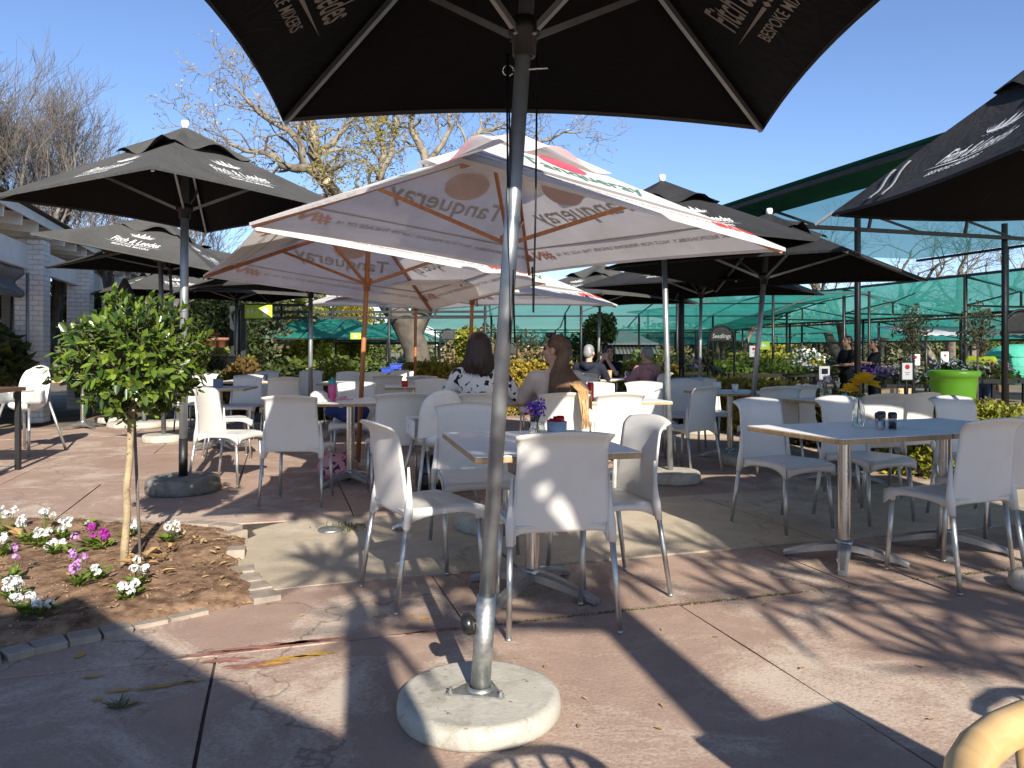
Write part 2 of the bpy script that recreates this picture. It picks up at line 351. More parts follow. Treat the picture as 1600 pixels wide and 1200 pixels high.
M['petal_purple']=leafmat('purple petal',(.30,.02,.24),(.48,.06,.40),.3,.6,.2)
M['petal_lilac']=leafmat('lilac petal',(.45,.20,.50),(.68,.40,.70),.3,.6,.2)
M['petal_violet']=leafmat('violet petal',(.16,.05,.42),(.32,.14,.62),.3,.6,.2)
M['petal_yellow']=leafmat('yellow petal',(.80,.52,.02),(.92,.70,.05),.5,.5,.2)
M['petal_pink']=leafmat('pink petal',(.65,.30,.35),(.8,.6,.6),.3,.6,.2)
M['litter']=leafmat('dry leaf',(.28,.17,.07),(.52,.37,.19),.1,.8,.2)
M['net']=netmat('green shade net',(.06,.44,.35),.86,.55)
M['net_thin']=netmat('thin green shade net',(.03,.23,.24),.70,.55)
M['net_dark']=netmat('heavy green netting',(.03,.13,.085),.97,.2)
M['white_paint']=plain('white painted timber',(.68,.68,.66),.6,var=.06,vs=4)
M['brick']=brick_white('white painted brick')
M['roof']=plain('dark roof sheet',(.05,.05,.05),.7,var=.2)
M['roof_grey']=plain('pale metal roof',(.40,.41,.42),.5,.2,var=.12,vs=2)
M['canvas_grey']=fabric('grey roll-up canvas',(.22,.23,.24),.03)
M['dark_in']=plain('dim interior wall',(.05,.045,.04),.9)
M['lime']=plain('lime green plastic',(.14,.39,.02),.4,var=.04)
M['sign_green']=plain('lime sign face',(.42,.62,.04),.5,var=.03)
M['sign_white']=plain('white sign face',(.78,.78,.77),.5,var=.03)
M['chalk']=plain('blackboard',(.02,.022,.022),.6)
M['terracotta']=plain('terracotta',(.33,.14,.075),.85,var=.2)
M['tank']=plain('green water tank',(.08,.42,.30),.45,var=.05)
M['skin']=plain('light skin',(.55,.33,.24),.5,var=.05,spec=.3)
M['skin_brown']=plain('brown skin',(.12,.06,.035),.5,var=.05,spec=.3)
M['skin_olive']=plain('olive skin',(.36,.20,.13),.5,var=.05,spec=.3)
def hairmat(name,c1,c2):
    m,nt,out=nodes(name); p=N(nt,'ShaderNodeBsdfPrincipled'); tc=N(nt,'ShaderNodeTexCoord'); sx=N(nt,'ShaderNodeSeparateXYZ'); L(nt,tc.outputs['Object'],sx.inputs[0])
    mp=N(nt,'ShaderNodeMapping'); mp.inputs['Scale'].default_value=(60,60,2); L(nt,tc.outputs['Object'],mp.inputs[0])
    g=N(nt,'ShaderNodeNewGeometry'); f=noi(nt,1.5,4,.6,.3,mp.outputs[0])
    c=ramp(nt,f,[(.3,c1),(.7,c2)]); L(nt,c,p.inputs['Base Color']); p.inputs['Roughness'].default_value=.42
    L(nt,bump(nt,f,.5,.004),p.inputs['Normal']); L(nt,p.outputs[0],out.inputs[0]); return m
M['hair_dark']=hairmat('dark brown hair',(.018,.009,.006),(.05,.022,.013))
M['hair_brown']=hairmat('brown hair',(.06,.03,.014),(.15,.08,.037))
M['hair_blond']=hairmat('blond hair ends',(.30,.17,.07),(.5,.32,.15))
M['hair_grey']=hairmat('grey hair',(.16,.16,.16),(.30,.30,.30))
M['hair_black']=hairmat('black hair',(.008,.007,.007),(.02,.016,.015))
def spotted(name,base,spot,scale,thr):
    m,nt,out=nodes(name); p=N(nt,'ShaderNodeBsdfPrincipled'); f=noi(nt,scale,1.5,.5,.6)
    L(nt,ramp(nt,f,[(thr,base),(thr+.015,spot)]),p.inputs['Base Color']); p.inputs['Roughness'].default_value=.85; L(nt,p.outputs[0],out.inputs[0]); return m
M['cow']=spotted('black on white blotched cloth',(.70,.70,.70),(.015,.015,.018),17,.575)
M['floral']=spotted('pink patterned cloth',(.55,.24,.26),(.06,.02,.03),24,.58)
def cloth(name,c): return plain(name,c,.9,var=.1,vs=9,bs=.35,bscale=14,spec=.15)
M['beige']=cloth('beige knit',(.60,.51,.45)); M['navy']=cloth('dark hoodie cloth',(.022,.026,.04)); M['blackcloth']=cloth('black cotton',(.014,.014,.016))
M['pink']=cloth('dusty pink fleece',(.46,.24,.26)); M['orange']=cloth('orange cotton',(.72,.33,.02)); M['khaki']=cloth('dark olive jacket',(.07,.075,.05))
M['denim']=cloth('pale denim',(.20,.30,.42)); M['hivis']=cloth('yellow shirt cloth',(.55,.68,.03)); M['whitecloth']=cloth('white cotton',(.74,.74,.74))
M['jeans']=cloth('blue jeans',(.05,.075,.14)); M['leather']=plain('black leather',(.013,.012,.013),.4,var=.2,bs=.3); M['bluebag']=cloth('navy jacket cloth',(.03,.045,.16))
M['coke']=plain('red can',(.55,.02,.02),.3,.3,var=.03); M['bottle']=plain('pink bottle',(.55,.07,.22),.25); M['teal']=plain('teal cap',(.02,.25,.25),.35)
M['bluegrey']=plain('blue grey tin',(.30,.38,.48),.4,var=.05); M['navyplastic']=plain('slate blue plastic',(.12,.15,.25),.4)
M['glass']=glass('clear glass'); M['pepper']=plain('ground pepper',(.03,.022,.018),.8,var=.3,vs=60); M['salt']=plain('salt',(.7,.7,.68),.8)
M['tissue']=plain('white tissue',(.8,.8,.8),.9); M['blue']=plain('blue crate plastic',(.02,.06,.42),.4); M['brown_soil_tray']=plain('black nursery tray',(.02,.02,.02),.6)
M['stripe']=None
m,nt,out=nodes('striped awning'); p=N(nt,'ShaderNodeBsdfPrincipled'); w=N(nt,'ShaderNodeTexWave'); w.inputs['Scale'].default_value=2.2; tc=N(nt,'ShaderNodeTexCoord'); L(nt,tc.outputs['Object'],w.inputs[0])
L(nt,ramp(nt,w.outputs['Fac'],[(.48,(.55,.5,.47)),(.52,(.25,.17,.15))]),p.inputs['Base Color']); p.inputs['Roughness'].default_value=.8; L(nt,p.outputs[0],out.inputs[0]); M['stripe']=m
# ------------------------------------------------------------------ ground
mb=MB()
rad=[0,3,6,9,12,14,17,20,25,30,40,55,75,120,300,900,2500]
rings=[]
for r in rad[1:]:
    rings.append([V((r*cos(2*pi*j/48),r*sin(2*pi*j/48),gz(r,0)-.012)) for j in range(48)])
mb.loft(rings,caps=False); c=len(mb.v); mb.v.append((0,0,-.012))
for j in range(48): mb.f.append([c,j,(j+1)%48]); mb.sm.append(True); mb.mi.append(0)
tag(mb.build('ground',M['ground']),kind='structure')
# paving: cast slabs laid on a grid turned 17 degrees, real open joints between them
def slab(mb,u0,u1,v0,v1,z=.0,gap=.0055,th=.03):
    if u1-u0<.05: return
    jit=lambda:random.uniform(-.003,.003)
    nu=max(1,int((u1-u0)/.5)); nv=max(1,int((v1-v0)/.5))
    pts=[]
    for i in range(nu): pts.append((u0+gap+(u1-u0-2*gap)*i/nu,v0+gap+jit()))
    for i in range(nv): pts.append((u1-gap+jit(),v0+gap+(v1-v0-2*gap)*i/nv))
    for i in range(nu): pts.append((u1-gap-(u1-u0-2*gap)*i/nu,v1-gap+jit()))
    for i in range(nv): pts.append((u0+gap+jit(),v1-gap-(v1-v0-2*gap)*i/nv))
    dz=random.uniform(-.003,.002)
    top=[UV(*p) for p in pts]; n=len(top)
    vs=[(x,y,z+dz) for x,y in top]+[(x,y,z-th) for x,y in top]
    mb.add(vs,[tuple(range(n))]+[(n+i,n+(i+1)%n,(i+1)%n,i) for i in range(n)],False)
pv=MB()
rows=[(-7.6,-5.4,.4),(-5.4,-3.2,-.3),(-3.2,-.9,.2),(-.9,1.15,-.35),(1.15,3.235,-.50),(3.235,4.05,.52),(5.66,7.7,.26),(7.7,9.8,-.6),(9.8,11.9,.4),(11.9,13.6,-.2)]
for v0,v1,off in rows:
    uu=-12+off+.0
    while uu<13:
        w=2.045
        if abs(v0-3.235)<.01 and -.2<uu<13: pass
        slab(pv,uu,uu+w,v0,v1); uu+=w
pav=tag(pv.build('paving',M['paving']),kind='structure')
# the pale concrete path crossing the terrace, its near end broken beside the bed
cp=MB()
def path_slab(poly):
    n=len(poly); top=[UV(*p) for p in poly]
    cp.add([(x,y,.004) for x,y in top]+[(x,y,-.03) for x,y in top],[tuple(range(n))]+[(n+i,n+(i+1)%n,(i+1)%n,i) for i in range(n)],False)
edge=[(-.18,4.10),(-.05,4.03),(.35,4.06),(1.26,4.06)]
edge2=[(1.26,5.65),(.5,5.64),(.2,5.66),(-.02,5.55),(-.16,5.4),(-.13,5.25),(-.22,5.1),(-.30,4.95),(-.27,4.75),(-.36,4.55),(-.31,4.35)]
path_slab(edge+edge2)
for a,b in ((1.275,3.3),(3.315,5.4),(5.415,7.5),(7.515,10.2)): path_slab([(a,4.062),(b,4.062),(b,5.648),(a,5.648)])
tag(cp.build('concrete_path',M['conc_path']),kind='structure')
# dark filling low in the joints
mb=MB(); pts=[UV(-12,-8),UV(13,-8),UV(13,13.6),UV(-12,13.6)]
mb.add([(x,y,-.009) for x,y in pts],[(0,1,2,3)],False); tag(mb.build('joint_bed',M['joint']),kind='structure')
# worn paint marks
def blotch(mb,px,py,w,h,z=.004,n=22,rot=None,seed=0):
    x,y=G(px,py); r=random.Random(seed+px); c,s=cos(GRID if rot is None else rot),sin(GRID if rot is None else rot); k=[]
    for j in range(n):
        a=2*pi*j/n; q=r.uniform(.55,1.15); a1=w*cos(a)*q; b1=h*sin(a)*q; k.append((x+a1*c-b1*s,y+a1*s+b1*c,z))
    mb.add(k,[tuple(range(n))],False)
mb=MB()
for px,py,w,h in ((455,1030,.10,.022),(490,1024,.09,.018),(425,1038,.06,.018),(395,1045,.015,.01),(300,1065,.05,.009),(240,1075,.07,.010),(185,1080,.05,.012),(280,1068,.06,.008),(125,1025,.02,.035),(145,1058,.035,.014),(152,1094,.022,.012),(590,964,.022,.012),(665,968,.025,.018),(645,962,.015,.01),(745,965,.02,.01),(470,783,.03,.02),(565,820,.03,.02),(500,1017,.02,.008)):
    blotch(mb,px,py,w,h)
tag(mb.build('yellow_paint_mark',M['yellow']),kind='structure')
mb=MB()
for px,py,w,h in ((420,1010,.28,.03),(330,1022,.16,.02),(480,1003,.16,.018),(690,985,.16,.02),(400,1040,.14,.035),(355,1032,.10,.03),(1060,945,.16,.014),(640,990,.10,.014)):
    blotch(mb,px,py,w,h,.0025,n=34)
tag(mb.build('red_paint_mark',M['redpaint']),kind='structure')
# moss tufts along the long joint
mb=MB(); r=random.Random(3)
for k in range(1500):
    u=r.choice((r.uniform(1.4,2.5),r.uniform(.7,2.8),r.uniform(3.2,4.4),r.uniform(.8,1.6))); v=3.235+r.gauss(0,.007)
    x,y=UV(u,v); mb.leaf((x,y,-.008),(r.gauss(0,.6),r.gauss(0,.6),1),.005,r.uniform(.008,.022))
for k in range(260):
    x,y=G(540+r.gauss(0,16),826+r.gauss(0,3)); mb.leaf((x,y,.0),(r.gauss(0,.7),r.gauss(0,.7),1),.006,r.uniform(.01,.035))
tag(mb.build('joint_moss',M['moss']),kind='stuff')
# dry tuft growing from the joint at the lower left
mb=MB(); x,y=G(188,1104)
for k in range(60):
    a=r.uniform(0,6.28); mb.leaf((x+r.gauss(0,.008),y+r.gauss(0,.008),-.005),(cos(a),sin(a),r.uniform(.1,.9)),.006,r.uniform(.03,.075))
tag(mb.build('weed_tuft',M['olive_leaf']),'small dry weed tuft growing in the paving joint in the lower left shade','weed')
# ------------------------------------------------------------------ planting bed
bed=[(-2.75,2.86),(-2.01,3.0),(-1.62,3.31),(-1.37,3.5),(-1.16,3.66),(-1.26,3.92),(-1.45,4.18),(-1.56,4.5),(-1.64,4.86),(-1.83,5.12),(-2.1,5.24),(-2.95,5.38),(-3.7,5.43),(-5.2,5.45),(-5.4,4.0),(-4.4,2.75)]
def inside(p,poly):
    x,y=p; c=False; n=len(poly)
    for i in range(n):
        x1,y1=poly[i]; x2,y2=poly[(i+1)%n]
        if (y1>y)!=(y2>y) and x<(x2-x1)*(y-y1)/(y2-y1)+x1: c=not c
    return c
def bdist(p,poly):
    b=9
    for i in range(len(poly)):
        a=V(poly[i]).to_2d(); q=V(poly[(i+1)%len(poly)]).to_2d(); d=q-a; t=max(0,min(1,(V(p).to_2d()-a).dot(d)/d.length_squared)); b=min(b,(V(p).to_2d()-(a+d*t)).length)
    return b
def soil_z(x,y):
    p=(x,y); d=bdist(p,bed) if inside(p,bed) else -bdist(p,bed)
    h=min(1,max(0,(d+.06)/.20)); h=h*h*(3-2*h)
    n=mnoise.noise(V((x*3,y*3,0)))*.025+mnoise.noise(V((x*11,y*11,4)))*.014+mnoise.noise(V((x*34,y*34,9)))*.009
    return -.03+.075*h+n*h
mb=MB(); st=.035; nx=int(4.6/st); ny=int(2.95/st); ok={}
for j in range(ny+1):
    for i in range(nx+1):
        x=-5.6+i*st; y=2.65+j*st
        if y>5.6 or x>-1.0: continue
        p=(x,y)
        if inside(p,bed) or bdist(p,bed)<.07:
            ok[(i,j)]=len(mb.v); mb.v.append((x,y,soil_z(x,y)))
for (i,j) in list(ok):
    q=[(i,j),(i+1,j),(i+1,j+1),(i,j+1)]
    if all(k in ok for k in q): mb.f.append([ok[k] for k in q]); mb.sm.append(True); mb.mi.append(0)
tag(mb.build('flower_bed_soil',M['soil']),kind='structure')
# clods and crumbs
mb=MB(); r=random.Random(5)
for k in range(2600):
    x=r.uniform(-4.2,-1.2); y=r.uniform(2.9,5.4)
    if not inside((x,y),bed): continue
    s=r.uniform(.0025,.009)*(1 if r.random()<.95 else 1.8); mb.ell((x,y,soil_z(x,y)+s*.2),(s,s*r.uniform(.5,1),s*r.uniform(.4,.8)),5,4,Matrix.Rotation(r.uniform(0,3),3,'Z'))
tag(mb.build('soil_crumbs',M['soil']),kind='stuff')
mb=MB()
for k in range(900):
    x=r.uniform(-4,-1.2); y=r.uniform(2.9,5.3)
    if not inside((x,y),bed): continue
    L_=r.choice((.02,.03,.05)); a=r.uniform(0,6.28); mb.leaf((x,y,soil_z(x,y)+.012),(cos(a),sin(a),r.uniform(-.1,.25)),L_*r.uniform(.12,.5),L_,(0,0,1))
for (px,py,n,s) in ((240,885,10,.10),(215,895,6,.09),(30,855,4,.14),(270,870,6,.06),(330,878,5,.05),(195,938,4,.06),(240,918,4,.07),(310,865,6,.05)):
    for k in range(n):
        x,y=G(px+r.gauss(0,14),py+r.gauss(0,6)); a=r.uniform(0,6.28)
        mb.leaf((x,y,soil_z(x,y)+.02),(cos(a),sin(a),r.uniform(0,.6)),s*r.uniform(.3,.5),s*r.uniform(.7,1.2),(r.gauss(0,.3),r.gauss(0,.3),1),.4)
for k in range(70):   # stray leaves blown over the paving
    x,y=G(r.uniform(60,1500),r.uniform(720,1150)); a=r.uniform(0,6.28); mb.leaf((x,y,.006),(cos(a),sin(a),.05),.012,.03,(0,0,1))
tag(mb.build('leaf_litter',M['litter']),kind='stuff')
# edging pavers, each its own brick
def paver(px0,py0,px1,py1,label,wid=.11,h=.022,name='edging_paver'):
    a=V((*G(px0,py0),0)); b=V((*G(px1,py1),0)); d=b-a; mb=MB(); c=(a+b)/2; rz=atan2(d.y,d.x)
    mb.bbox((0,0,0),(d.length*.97,wid,.07),0,.004)
    o=mb.build(name,M['paver']); o.location=(c.x,c.y,h-.03); o.rotation_euler=(r.uniform(-.03,.03),r.uniform(-.03,.03),rz)
    return tag(o,label,'edging brick','bricks edging the flower bed')
fr=[(-70,1046,2,1032),(5,1030,48,1018),(50,1018,103,1006),(105,1005,156,995),(158,994,205,984)]
nm=['cut by the left picture edge','shaded, second from the left edge of the photo','shaded, third from the left edge','shaded, fourth from the left edge','at the paving crack']
for q,l in zip(fr,nm): paver(*q,'grey paver in the near bed edging, '+l)
mb=MB()
for q,l in zip([(207,982,262,971),(264,970,325,957)],['just right of the paving crack','sunk in soil']): paver(*q,'dusty sunlit paver in the near bed edging, '+l,.06,.012)
for k,(q,l) in enumerate(zip([(357,897,398,893),(366,911,408,906),(377,925,421,918),(389,939,433,931)],['farthest','second farthest','second nearest','nearest'])):
    paver(*q,'tan paver in the row between bed and concrete, '+l+' of the four',.15,.02)
paver(354,872,384,870,'single square tan brick lying loose between soil and concrete path',.12,.05)
for q,l in zip([(296,826,333,829),(336,829,372,833),(348,846,380,838)],['leftmost, by the dark umbrella stone','middle one of three, tilted','flat one nearest the concrete path']):
    paver(*q,'tan brick along the far edge of the bed, '+l,.10,.045)
for k,(a,b) in enumerate([(150,190),(200,240),(246,290)]):
    paver(a,815+k*2,b,817+k*2,'sunken brick in the far bed edging, '+['behind the purple flowers','behind the topiary trunk','right of the topiary trunk'][k],.07,.01)
# drain cover
x,y=G(517,830); mb=MB(); mb.lathe([(0,.0),(.085,.0),(.085,.012),(.075,.016),(.03,.016),(.028,.02),(0,.02)],(x,y,.004),28,caps=False)
tag(mb.build('drain_cover',M['galv']),'round grey metal drain cover set in the concrete path','drain cover')
x,y=G(1247,743); mb=MB(); mb.lathe([(0,.0),(.085,.0),(.085,.012),(.075,.016),(0,.016)],(x,y+.6,.004),28,caps=False)
tag(mb.build('drain_cover',M['galv']),'round metal drain cover in the shade behind the table with yellow flowers','drain cover')
x,y=G(628,829); mb=MB(); mb.sheet(lambda a,b:(x+(a-.5)*.12,y+(b-.5)*.09,.02+.03*mnoise.noise(V((a*4,b*4,2)))+.02*sin(a*3)),10,8)
tag(mb.build('paper_napkin',M['tissue']),'crumpled white paper napkin on the ground behind the left chair leg','napkin')
# ------------------------------------------------------------------ umbrellas
_tc={}
def textpolys(body,shear=0,bold=0,sx=1.0):
    k=(body,shear,bold,sx)
    if k not in _tc:
        cu=bpy.data.curves.new('lettering','FONT'); cu.body=body; cu.size=1; cu.shear=shear; cu.offset=bold; cu.align_x='CENTER'; cu.resolution_u=3
        o=bpy.data.objects.new('lettering',cu); COL.objects.link(o); dg=bpy.context.evaluated_depsgraph_get(); dg.update()
        me=bpy.data.meshes.new_from_object(o.evaluated_get(dg))
        _tc[k]=([(v.co.x*sx,v.co.y) for v in me.vertices],[tuple(p.vertices) for p in me.polygons])
        bpy.data.objects.remove(o); bpy.data.curves.remove(cu); bpy.data.meshes.remove(me)
    return _tc[k]
def poly2(pts): return (pts,[tuple(range(len(pts)))])
def ship():
    """crest above the lettering: hull, sails, masts, spray"""
    out=[]
    hull=[(-.95,.02),(-.75,-.16),(-.3,-.22),(.3,-.22),(.75,-.16),(.95,.05),(.6,.02),(.2,-.02),(-.3,-.02)]
    out.append(poly2(hull))
    for x,h,w in ((-.45,.5,.26),(-.02,.72,.32),(.42,.55,.28)):
        out.append(poly2([(x-w*.5,.06),(x+w*.35,.04),(x+w*.5,h*.5),(x-w*.2,h*.46)]))
        out.append(poly2([(x-w*.35,h*.52),(x+w*.4,h*.55),(x+w*.3,h*.9),(x-w*.1,h*.86)]))
        out.append(poly2([(x-.015,-.02),(x+.02,-.02),(x+.03,h*1.15),(x+.005,h*1.15)]))
    rr=random.Random(11)
    for k in range(16):
        a=-.95+1.9*k/15; l=.18+.16*rr.random(); t=pi/2-a*.9
        out.append(poly2([(a-.03,.0),(a+.03,.0),(a+cos(t)*l+.02,.15+sin(t)*l)]))
    for k in range(7):
        a=-.8+1.6*k/6; out.append(poly2([(a-.16,-.26),(a,-.31),(a+.16,-.25),(a,-.34)]))
    return out
SHIP=ship()
def merge(parts):
    vs=[];fs=[]
    for p,f in parts:
        o=len(vs); vs+=p; fs+=[tuple(o+i for i in q) for q in f]
    return vs,fs
def xf(pf,s,dx,dy,sy=None): return ([(x*s+dx,y*(sy or s)+dy) for x,y in pf[0]],pf[1])
def fitch(small=True):
    ps=[xf(textpolys('Fitch & Leedes',.25,.012,.62),.185,0,.0,.25)]
    ps+=[xf(q,.17,0,.31) for q in SHIP]
    ps+=[poly2([(-.42,-.045),(-.03,-.062),(-.03,-.040)]),poly2([(.42,-.045),(.03,-.040),(.03,-.062)]),poly2([(-.022,-.05),(0,-.072),(.022,-.05),(0,-.028)])]
    ps+=[xf(textpolys('BESPOKE MIXERS',0,.008,.85),.082,0,-.165,.095)]
    return merge(ps)
FITCH=fitch()
TANQ=textpolys('Tanqueray',.35,.006,.85)
def canopy_fn(c,T,scal=.05,sag=.03):
    def S(i,w,r,off=0.0):
        A=c[i]; B=c[(i+1)%4]; k=4*w*(1-w); rr=r*(1-scal*k*r)
        p=T+(A.lerp(B,w)-T)*rr
        p=p-V((0,0,sag*k*sin(pi*min(1,r*.9))))
        if off:
            n=(A-T).cross(B-T).normalized()
            if n.z<0: n=-n
            p=p+n*off
        return p
    return S
def umbrella(name,label,C,rot,side,rise,base,tilt=(0,0),style='black',cat='umbrella',group=None,base_r=.27,base_h=.1,prints=(0,1,2,3),inner=False,detail=True,pole_r=.024,stone='concrete',scal=.06,sag=.035,black_low=False,fabm=None,vent=True,fold=None,collar=.0,stj=.50):
    """C centre of the rim plane, base where the pole meets the ground"""
    n=V((tilt[0],tilt[1],1)).normalized(); C=V(C); T=C+n*rise
    root=empty(name,(base[0],base[1],0),label,cat,group)
    corners=[]
    for k in range(4):
        a=rot+pi/4+k*pi/2; p=V((cos(a)*side*.7071,sin(a)*side*.7071,0)); p.z=-(n.x*p.x+n.y*p.y)/n.z; corners.append(C+p)
    S=canopy_fn(corners,T,scal,sag)
    white=style=='white'; fm=M[fabm] if fabm else (M['whitefab'] if white else M['blackfab'])
    r0=.14 if vent else .0
    mb=MB()
    for i in range(4):
        mb.sheet(lambda a,b:S(i,a,r0+(1-r0)*b+(0 if b<1 else 0)),14,14,.0)
        # hem turned down along the rim
        mb.sheet(lambda a,b:S(i,a,1)+V((0,0,-.022*b)),14,1,0)
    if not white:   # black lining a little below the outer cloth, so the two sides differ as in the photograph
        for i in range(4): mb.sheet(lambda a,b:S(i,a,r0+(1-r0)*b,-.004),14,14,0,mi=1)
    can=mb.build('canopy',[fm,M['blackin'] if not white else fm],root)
    if vent:
        mb=MB(); Tt=T+n*.05
        for i in range(4):
            def vf(a,b):
                p=S(i,a,.37*b)+n*(.05-.02*b); k=min(1,6*a*(1-a))
                p=p+V((0,0,.075*b*b*(sin(a*2*pi*1.3+i*1.9+C.x*3)*.75+.35)*k))
                return p
            mb.sheet(vf,14,6,0)
        mb.build('vent_cap',fm,root)
    mb=MB(); mb.lathe([(.012,-.02),(.03,0),(.036,.03),(.03,.055),(0,.06)],T+n*.045,12,caps=False); mb.build('finial',M['plastic_white'],root)
    rm=M['hardwood'] if white else M['pole_grey']; rw=(.022,.034) if white else (.018,.028)
    _B=V((base[0],base[1],0)); hubz=T-n*.09; colp=_B.lerp(T,(C.z-.05-collar)/T.z)
    for k in range(4):
        cn=corners[k]; mb=MB(); d=(cn-T).normalized()
        mb.bar(T-n*.05,cn-n*.03-d*.02,rw[0],rw[1]); mb.build('rib',rm,root)
        mb=MB(); q=T.lerp(cn,stj)-n*.055; pd=(V((q.x,q.y,0))-V((colp.x,colp.y,0))).normalized()*.035
        mb.bar(colp+pd,q,rw[0]*.9,rw[1]*.8); mb.build('strut',rm,root)
    # pole
    B=V((base[0],base[1],0)); d=(T-B).normalized(); mb=MB()
    if white: pm=M['hardwood']
    else: pm=M['pole_grey']
    if black_low:
        mb.tube([B+d*.45,T-n*.02],pole_r,14); mb.build('pole',pm,root)
        mb=MB(); mb.tube([B+d*base_h*.8,B+d*.45],pole_r*1.05,14); mb.build('lower_pole',M['black'],root)
    else:
        mb.tube([B+d*base_h*.8,T-n*.02],pole_r,14); mb.build('pole',pm,root)
    mb=MB(); mb.lathe([(pole_r+.002,-.07),(pole_r+.012,-.07),(pole_r+.014,-.01),(pole_r+.026,0),(pole_r+.026,.05),(pole_r+.004,.055)],colp,14,caps=False)
    for k in range(4):
        a=rot+pi/4+k*pi/2; mb.box(colp+V((cos(a),sin(a),0))*(pole_r+.02)+V((0,0,.02)),(.03,.016,.05),a)
    mb.build('collar',M['hardwood'] if white else M['black'],root)
    if base_r:
        mb=MB(); h=base_h
        mb.lathe([(0,0.001),(base_r*.955,0.001),(base_r*.985,.008),(base_r,h*.25),(base_r*1.0,h*.55),(base_r*.985,h*.78),(base_r*.95,h*.94),(base_r*.905,h),(base_r*.88,h),(base_r*.3,h*1.02),(0,h*1.02)],(base[0],base[1],0),44,caps=False,wob=.006)
        bs=mb.build('base',M[stone],root)
    # lettering on the panels; white ones get a paler underside copy, show-through painted in
    def put(pf,i,ln,mat,off,flip,b0,sc,nm='lettering',a0=0,par=None):
        Sl=((corners[i]+corners[(i+1)%4])/2-T).length; vs=[]
        for x,y in pf[0]:
            a=x*sc+a0; b=b0+y*sc; rr=max(.05,1-b/Sl); w=.5+(-a if flip else a)/(side*rr)
            vs.append(S(i,min(1,max(0,w)),rr,off))
        m_=MB(); m_.add(vs,pf[1],False); return m_.build(nm,mat,par or can)
    sc=side/2.3
    for i in prints:
        if not white: put(FITCH,i,None,M['print_white'],.004,False,.36*sc,.92*sc)
        else:
            for off,ma,mc,mr,mg in ((.004,M['print_green'],M['print_pink'],M['print_red'],M['print_grey']),(-.004,M['show_grey'],M['show_pink'],M['show_red'],M['show_grey'])):
                put(TANQ,i,None,ma,off,False,.52*sc,.25*sc)
                circ=poly2([(.135*cos(t*pi/12)*1.15,.135*sin(t*pi/12)) for t in range(24)])
                put(circ,i,None,mc,off*1.3,False,.80*sc,1.0*sc,'dot',a0=.02)
                line=poly2([(-1.05+2.1*t/20,0) for t in range(21)]+[(1.05-2.1*t/20,.016) for t in range(21)]); 
                put(line,i,None,mg,off,False,.265*sc,1.0*sc,'stripe')
                put(textpolys('DRINK RESPONSIBLY. NOT FOR PERSONS UNDER THE AGE OF 18',0,.004),i,None,mg,off,False,.15*sc,.056*sc,'small_print',a0=-.17*sc)
                hn=merge([xf(textpolys('#N',0,.03),.15,0,0),xf(poly2([(.5*cos(t*pi/10),.5*sin(t*pi/10)) for t in range(21)]+[(.34*cos(-t*pi/10),.34*sin(-t*pi/10)) for t in range(21)]),.115,.19,.055),
                          poly2([(.15,.01),(.165,0),(.235,.10),(.22,.11)])])
                put(hn,i,None,mr,off,False,.13*sc,1.0*sc,'hashtag',a0=.80*sc)
    if inner:
        for i in inner: put(FITCH,i,None,M['print_faint'],-.010,True,.36*sc,.92*sc,'lining_print',a0=(.19 if i==1 else -.19) if base_h<.08 else 0)
    return root,S,corners,T,can
GB='black canvas umbrellas over the terrace'; GW='white canvas umbrellas on wooden poles'
# U1: the near black umbrella
bx,by=G(748,1113); r1=empty
U1,S1,c1,T1,can1=umbrella('patio_umbrella','large black umbrella over the foreground with its pole in the middle of the photo',(.08,2.53,2.29),radians(1),2.30,.66,(bx,by),(.012,-.005),inner=(1,3),group=GB,base_r=.272,base_h=.072,collar=.0,pole_r=.026,scal=.075,stj=.42)
d=(T1-V((bx,by,0))).normalized(); B=V((bx,by,0))
mb=MB(); mb.tube([B+d*.07,B+d*.39],.0335,18); mb.lathe([(.034,0),(.046,0),(.046,.006),(.036,.012)],B+d*.078,18,caps=False); sl=mb.build('base_sleeve',M['galv'],U1)
mb=MB(); a0=radians(200); tri=[(cos(a0+k*2*pi/3)*.118,sin(a0+k*2*pi/3)*.118) for k in range(3)]; pts=[]
for k in range(3):
    p=V(tri[k]); q=V(tri[(k+1)%3]); o=V(tri[k-1]); pts+=[tuple(p+(o-p)*.12),tuple(p*.97),tuple(p+(q-p)*.12)]
mb.prism([(bx+x,by+y) for x,y in pts],.073,.081); pl=mb.build('base_plate',M['galv'],U1)
for x,y in tri:
    mb=MB(); mb.lathe([(0,0),(.011,0),(.011,.008),(.005,.008),(.005,.018),(0,.018)],(bx+x*.82,by+y*.82,.081),6,caps=False,smooth=False); mb.build('bolt',M['galv'],pl)
kp=B+d*.30+V((-.045,-.008,0)); R=Matrix.Rotation(radians(90),3,'Y'); mb=MB()
mb.lathe([(0,-.03),(.03,-.028),(.036,-.014),(.036,.0),(.028,.01),(.010,.012),(.010,.03),(0,.03)],kp,18,caps=False,ax=Matrix.Rotation(radians(75),3,'Y')); mb.build('clamp_knob',M['blackrub'],U1)
pp=B+d*2.13; mb=MB(); mb.tube([pp+V((-.03,0,0)),pp+V((.085,-.02,.0))],.0035,6)
mb.tube([pp+V((-.045+.018*cos(t*.55),-.0,.018*sin(t*.55))) for t in range(12)],.0028,5); mb.build('locking_pin',M['steel'],U1)
for sx,e in ((-.045,.0),(.05,.25),(-.05,.35)):
    mb=MB(); mb.tube([pp+V((sx,-.01,.05)),pp+V((sx*.9,-.02,-.2-e)),pp+V((sx*.75,-.015,-.55-e)),pp+V((sx*.6+.004,-.01,-.9+e))],.0034,5); mb.build('pull_cord',M['blackrub'],U1)
